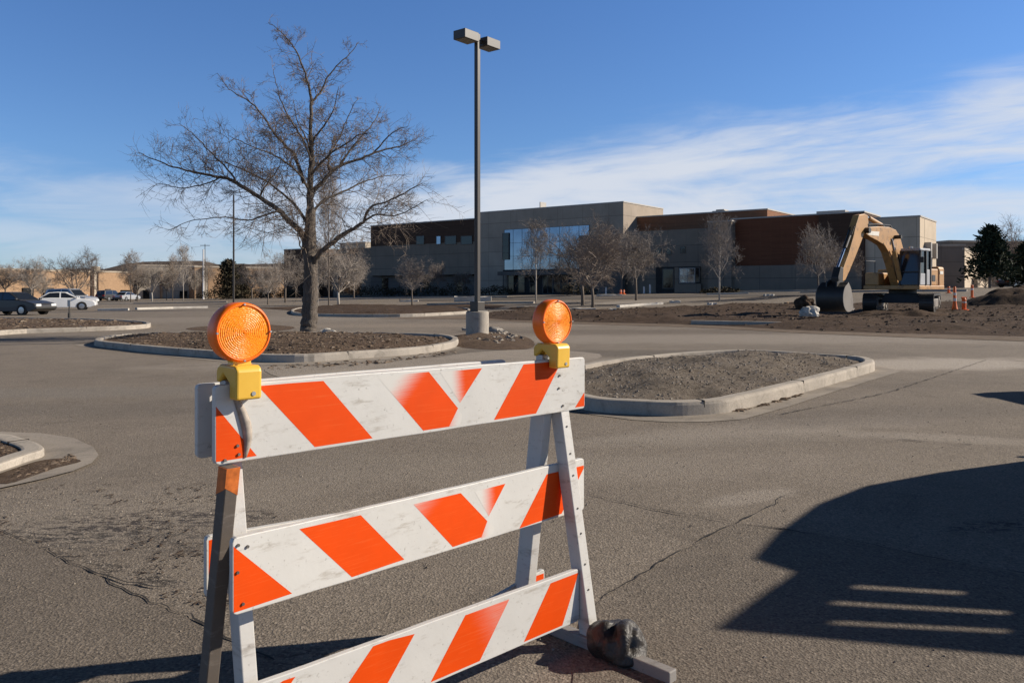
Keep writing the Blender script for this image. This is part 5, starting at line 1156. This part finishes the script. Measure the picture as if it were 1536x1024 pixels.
# ------------------------------------------------------------------ vehicles
def carpaint(name, c, metal=.0): 
    t = NT(name); t.color(t.ramp(t.noise(1.5, 4), [(.3, mul(c, .93)), (.7, mul(c, 1.05))])); t.set(Roughness=.3 if c[0] > .1 else .45, Metallic=metal, Coat_Weight=.6 if c[0] > .1 else .15, Coat_Roughness=.06); return t.mat
M['p_white'] = carpaint('paint_white', (.78, .77, .75)); M['p_dark'] = carpaint('paint_charcoal', (.03, .03, .034)); M['p_silver'] = carpaint('paint_silver', (.42, .43, .45), .3); M['tyre'] = simple('tyre', (.018, .017, .016), .85, .3, 20); M['rim'] = simple('rim', (.45, .45, .46), .3, .15, 10, .8)
M['headlamp'] = simple('headlamp', (.7, .70, .68), .15, .05, 10); M['taillamp'] = simple('taillamp', (.45, .02, .015), .25, .1, 10); M['trim'] = simple('trim', (.025, .024, .023), .6, .2, 10); M['amber'] = simple('amber', (.75, .25, .03), .3, .1, 10); M['carglass'] = glass('car_glass', (.015, .018, .022), .03, .8)
SED = dict(L=4.6, W=1.74, low=[(-2.28, .34), (-2.30, .62), (-2.24, .84), (-1.45, .93), (-.75, .97), (.75, .94), (1.55, .86), (2.12, .73), (2.27, .60), (2.30, .36), (1.9, .22), (-1.9, .22)], cab=[(-1.62, .92), (-.95, 1.38), (-.35, 1.43), (.25, 1.41), (1.15, .92)], wb=1.32, wr=.31)
SUV = dict(L=4.7, W=1.82, low=[(-2.3, .42), (-2.33, .75), (-2.28, 1.0), (-1.0, 1.08), (.85, 1.06), (1.6, 1.0), (2.15, .9), (2.3, .75), (2.33, .45), (1.9, .3), (-1.9, .3)], cab=[(-2.22, 1.04), (-2.0, 1.68), (-.5, 1.76), (.35, 1.72), (1.1, 1.04)], wb=1.38, wr=.36)
def car(spec, loc, rz, label, cat, pm, group, name='parked_car', lamp=True):
    e = empty(name, loc, rz, label, cat, group); W = spec['W']/2
    m = MB(); lo = spec['low']; n = len(lo)
    fr = [(-W+.05, .955), (-W, 1), (W, 1), (W-.05, .955)]
    vs = []
    for wv, k in ((-W, .97), (-W*.93, 1.0), (W*.93, 1.0), (W, .97)):
        for x, z in lo:
            tuck = (1-.05*max(0, (z-.6)))
            vs.append((x*k, wv*tuck, .22+(z-.22)*(k*.5+.5)))
    m.add(vs, [(j*n+i, j*n+(i+1) % n, (j+1)*n+(i+1) % n, (j+1)*n+i) for j in range(3) for i in range(n)]+[tuple(range(n-1, -1, -1)), tuple(3*n+i for i in range(n))])
    bod = m.build('body', M[pm], e, bevel=.05, seg=3)
    cb = spec['cab']; ins = .17; k = len(cb)
    zt = max(z for _, z in cb); zb_ = min(z for _, z in cb); wv = lambda z: W*.94-ins*(z-zb_)/(zt-zb_)
    vs = [(x, -wv(z), z-.02) for x, z in cb]+[(x, wv(z), z-.02) for x, z in cb]
    m = MB(); m.add(vs, [tuple(range(k)), tuple(range(2*k-1, k-1, -1))]+[(i, k+i, k+(i+1) % k, (i+1) % k) for i in range(k)]); rf = m.build('roof', M[pm], e, bevel=.04, seg=2)
    for sg in (-1, 1):                       # side glass, split by a pillar
        cc = Vector((sum(x for x, _ in cb)/k, 0)); P = [(x+(cc.x-x)*.13, zb_+.05+(z-zb_)*.80) for x, z in cb]
        xm = (cb[0][0]+cb[-1][0])/2+.1
        for part in (0, 1):
            Q = clip_poly(P, -9, xm-.05, -9, 9) if part == 0 else clip_poly(P, xm+.05, 9, -9, 9)
            m = MB(); m.prism(Q, lambda u, v, w: Vector((u, sg*(wv(v)+w), v-.02)), -.01, .008); m.build('window', M['carglass'], rf)
    for (i, j, nm) in ((k-2, k-1, 'windscreen'), (0, 1, 'rear_window')):
        (x0, z0), (x1, z1_) = cb[i], cb[j]; a = .1; A = (x0+(x1-x0)*a, z0+(z1_-z0)*a); B = (x0+(x1-x0)*(1-a), z0+(z1_-z0)*(1-a)); nrm = Vector((abs(z1_-z0), abs(x1-x0))).normalized()*.012; sx = 1 if nm == 'windscreen' else -1
        m = MB(); P = lambda q, sg, o_: (q[0]+sx*nrm.x*o_, sg*(wv(q[1])-.07), q[1]-.02+nrm.y*o_)
        m.hexa([P(A, -1, -1), P(B, -1, -1), P(B, 1, -1), P(A, 1, -1), P(A, -1, 1), P(B, -1, 1), P(B, 1, 1), P(A, 1, 1)]); m.build(nm, M['carglass'], rf)
    for sx in (-1, 1):
        for sg in (-1, 1):
            c = Vector((sx*spec['wb'], sg*(W-.10), spec['wr'])); r = spec['wr']
            m = MB(); m.tube([c+Vector((0, sg*.105, 0)), c+Vector((0, sg*.12, 0))], r*1.14, 24); m.build('wheel_arch', M['trim'], bod)
            m = MB(); m.tube([c+Vector((0, -sg*.1, 0)), c+Vector((0, sg*.10, 0)), c+Vector((0, sg*.13, 0))], [r, r, r*.93], 24); wl = m.build('wheel', M['tyre'], e)
            m = MB(); m.tube([c+Vector((0, sg*.10, 0)), c+Vector((0, sg*.136, 0)), c+Vector((0, sg*.142, 0))], [r*.66, r*.64, r*.3], 20); m.build('rim', M['rim'], wl)
    xf, xr = lo[-4][0] if False else spec['L']/2, -spec['L']/2
    zl0 = spec['low'][7][1]-.12
    for sg in (-1, 1):
        m = MB(); m.box((xf-.10, sg*(W-.28), zl0), (.20, .40, .15)); m.build('headlight', M['headlamp'], e, bevel=.03)
        m = MB(); m.box((xf-.28, sg*(W-.045), zl0-.02), (.2, .07, .11)); m.build('indicator', M['amber'], e, bevel=.01)
        m = MB(); m.box((xr+.07, sg*(W-.25), spec['low'][2][1]-.14), (.18, .38, .16)); m.build('taillight', M['taillamp'], e, bevel=.02)
        m = MB(); m.box((cb[-1][0]-.15, sg*(W+.06), cb[-1][1]+.06), (.12, .16, .11)); m.build('mirror', M[pm], e, bevel=.03)
    for x, sx in ((xf+.0, 1), (xr-.0, -1)):
        m = MB(); m.box((x-sx*.06, 0, .45), (.20, W*1.9, .16)); m.build('bumper', M['trim'] if pm != 'p_white' else M[pm], e, bevel=.05)
    return e
CG = 'cars parked in the far lot'
def place(px, py): p = G(px, py); return p
w_ = place(95, 465); car(SED, w_, R(24), 'white car parked side on before the beige brick building', 'car', 'p_white', CG)
d_ = place(22, 472); car(SED, d_, R(-12), 'dark grey car cut by the left edge of the picture', 'car', 'p_dark', CG)
q = place(60, 462); q.y += 5; car(SUV, q, R(-10), 'silver car half hidden between the dark car and the white car', 'car', 'p_silver', CG)
for px, Y, rz, lab, sp_, pm in ((166, 128, 75, 'far dark car parked facing the lot right of the white car', SUV, 'p_dark'), (190, 126, 80, 'far silver car beside the slim bare tree', SED, 'p_silver'), (1525, 90, 20, 'dark car behind the dirt mound at the right edge', SED, 'p_dark')):
    b = at(px, HY, Y); b.z = gz(b.x, b.y); car(sp_, b, R(rz), lab, 'car', pm, CG)
# unseen at right: the car, and a truck shaped to cast the larger shadow
car(SED, Vector((9.15, 9.15, .06)), R(178), 'silver car parked just outside the right edge of the picture', 'car', 'p_silver', None)
tx = 5.3; trk = empty('shadow_truck', (6.2, 5.0, .03), 0, 'white stake bed truck parked just outside the right edge of the picture', 'truck')
TN = math.tan(EL); az_ = math.tan(math.pi/2-AZ)
def shz(px, py, X=tx):       # ground shadow point -> (y, z) on the vertical side plane x = X
    p = G(px, py); d = X-p.x; return (p.y+d*az_, d*TN/math.cos(math.pi/2-AZ)+p.z)
T0 = Vector((6.2, 5.0, .03)); tw = 1.9
side = [shz(1190, 865), shz(1112, 840), shz(1150, 800), shz(1215, 756), shz(1290, 728), shz(1400, 708), shz(1536, 690)]
yend = side[-1][0]
pr = [(side[0][0]+.02, .45)]+side+[(yend+.12, .72), (yend+.14, .40)]
m = MB(); m.prism(pr, lambda u, v, w: Vector((w, u, v))-T0, tx, tx+tw); cabt = m.build('cab', M['p_white'], trk, bevel=.05)
m = MB(); wy = [(side[2][0]+.05, 1.45), (side[2][0]+.05, side[2][1]-.22), (side[4][0]-.1, side[4][1]-.14), (side[4][0]-.1, 1.25)]
m.prism(wy, lambda u, v, w: Vector((w, u, v))-T0, tx-.012, tx-.002); m.build('window', M['carglass'], cabt)
# bed side with gaps shaped to let light slits into the shadow
tip, low, nch = shz(1078, 945), shz(1536, 986), shz(1190, 865)
sl = [(shz(1205, 915), shz(1560, 928)), (shz(1235, 893), shz(1560, 911)), (shz(1262, 872), shz(1520, 890))]
m = MB()
def quad(a, b_, c, d): m.prism([a, b_, c, d], lambda u, v, w: Vector((w, u, v))-T0, tx-.03, tx-.004)
A0, A1 = tip, low                                     # outer edge, then one board between each pair of gaps
def off_(p, q, k): return p
stripes = [((1255, 938), (1510, 951), (1216, 927), (1500, 939)), ((1284, 910), (1522, 924), (1252, 901), (1520, 916)), ((1300, 885), (1450, 894), (1280, 876), (1445, 886)), ((1308, 861), (1345, 863), (1306, 856), (1345, 858))]
ys0 = lambda px, t: None
def gap_y(px, i):
    x0, x1 = stripes[i][0][0], stripes[i][1][0]; yl = stripes[i][0][1]+(px-x0)/(x1-x0)*(stripes[i][1][1]-stripes[i][0][1]); return yl-6.0, yl-.5
def outer_low(px): return 945+(px-1078)/(1536-1078)*41
# columns of the panel in shadow space: solid outside the slots, strips between them inside
def strip(px0, px1, fa, fb): quad(shz(px0, fa(px0)), shz(px1, fa(px1)), shz(px1, fb(px1)), shz(px0, fb(px0)))
edge_l = [(1078, 945), (1140, 900), (1190, 865)]
m.prism([shz(*p) for p in ((1078, 945), (1140, 899), (1190, 865), (1205, 848), (1250, 835), (1250, outer_low(1250)))], lambda u, v, w: Vector((w, u, v))-T0, tx-.03, tx-.004)
strip(1250, 1640, lambda p: gap_y(p, 0)[1], outer_low); strip(1250, 1640, lambda p: gap_y(p, 1)[1], lambda p: gap_y(p, 0)[0]); strip(1250, 1640, lambda p: gap_y(p, 2)[1], lambda p: gap_y(p, 1)[0]); strip(1250, 1640, lambda p: 832+(p-1250)*.05, lambda p: gap_y(p, 2)[0])
strip(1520, 1640, lambda p: gap_y(p, 0)[0]-1, lambda p: gap_y(p, 0)[1]+1); strip(1520, 1640, lambda p: gap_y(p, 1)[0]-1, lambda p: gap_y(p, 1)[1]+1); strip(1452, 1640, lambda p: gap_y(p, 2)[0]-1, lambda p: gap_y(p, 2)[1]+1); strip(1250, 1282, lambda p: gap_y(p, 2)[0]-1, lambda p: gap_y(p, 2)[1]+1)
M['stake'] = simple('stake_wood', (.32, .24, .16), .7, .3, 4)
sp_o = m.build('slatted_side', M['stake'], trk)
m = MB(); m.box((tx+tw/2-T0.x, (low[0]+nch[0])/2+.1-T0.y, .72), (tw, nch[0]-low[0]+.9, .14)); m.build('bed', M['stake'], trk, bevel=.01)
m = MB(); m.box((tx+tw/2-T0.x, 5.0-T0.y-.1, .50), (.9, 4.2, .16)); m.build('chassis', M['trim'], trk)
for y in (low[0]+.55, yend-.75):
    for x in (tx+.12, tx+tw-.12):
        m = MB(); m.tube([Vector((x-.12, y, .40))-T0, Vector((x+.12, y, .40))-T0], .40, 28); wl = m.build('wheel', M['tyre'], trk, bevel=.03); m = MB(); m.tube([Vector((x-.13, y, .40))-T0, Vector((x+.13, y, .40))-T0], .22, 20); m.build('rim', M['rim'], wl)
for k in (-1, 1):
    m = MB(); m.box(Vector((tx+tw/2+k*.7, yend+.13, .78))-T0, (.3, .06, .16)); m.build('headlight', M['headlamp'], trk, bevel=.02)
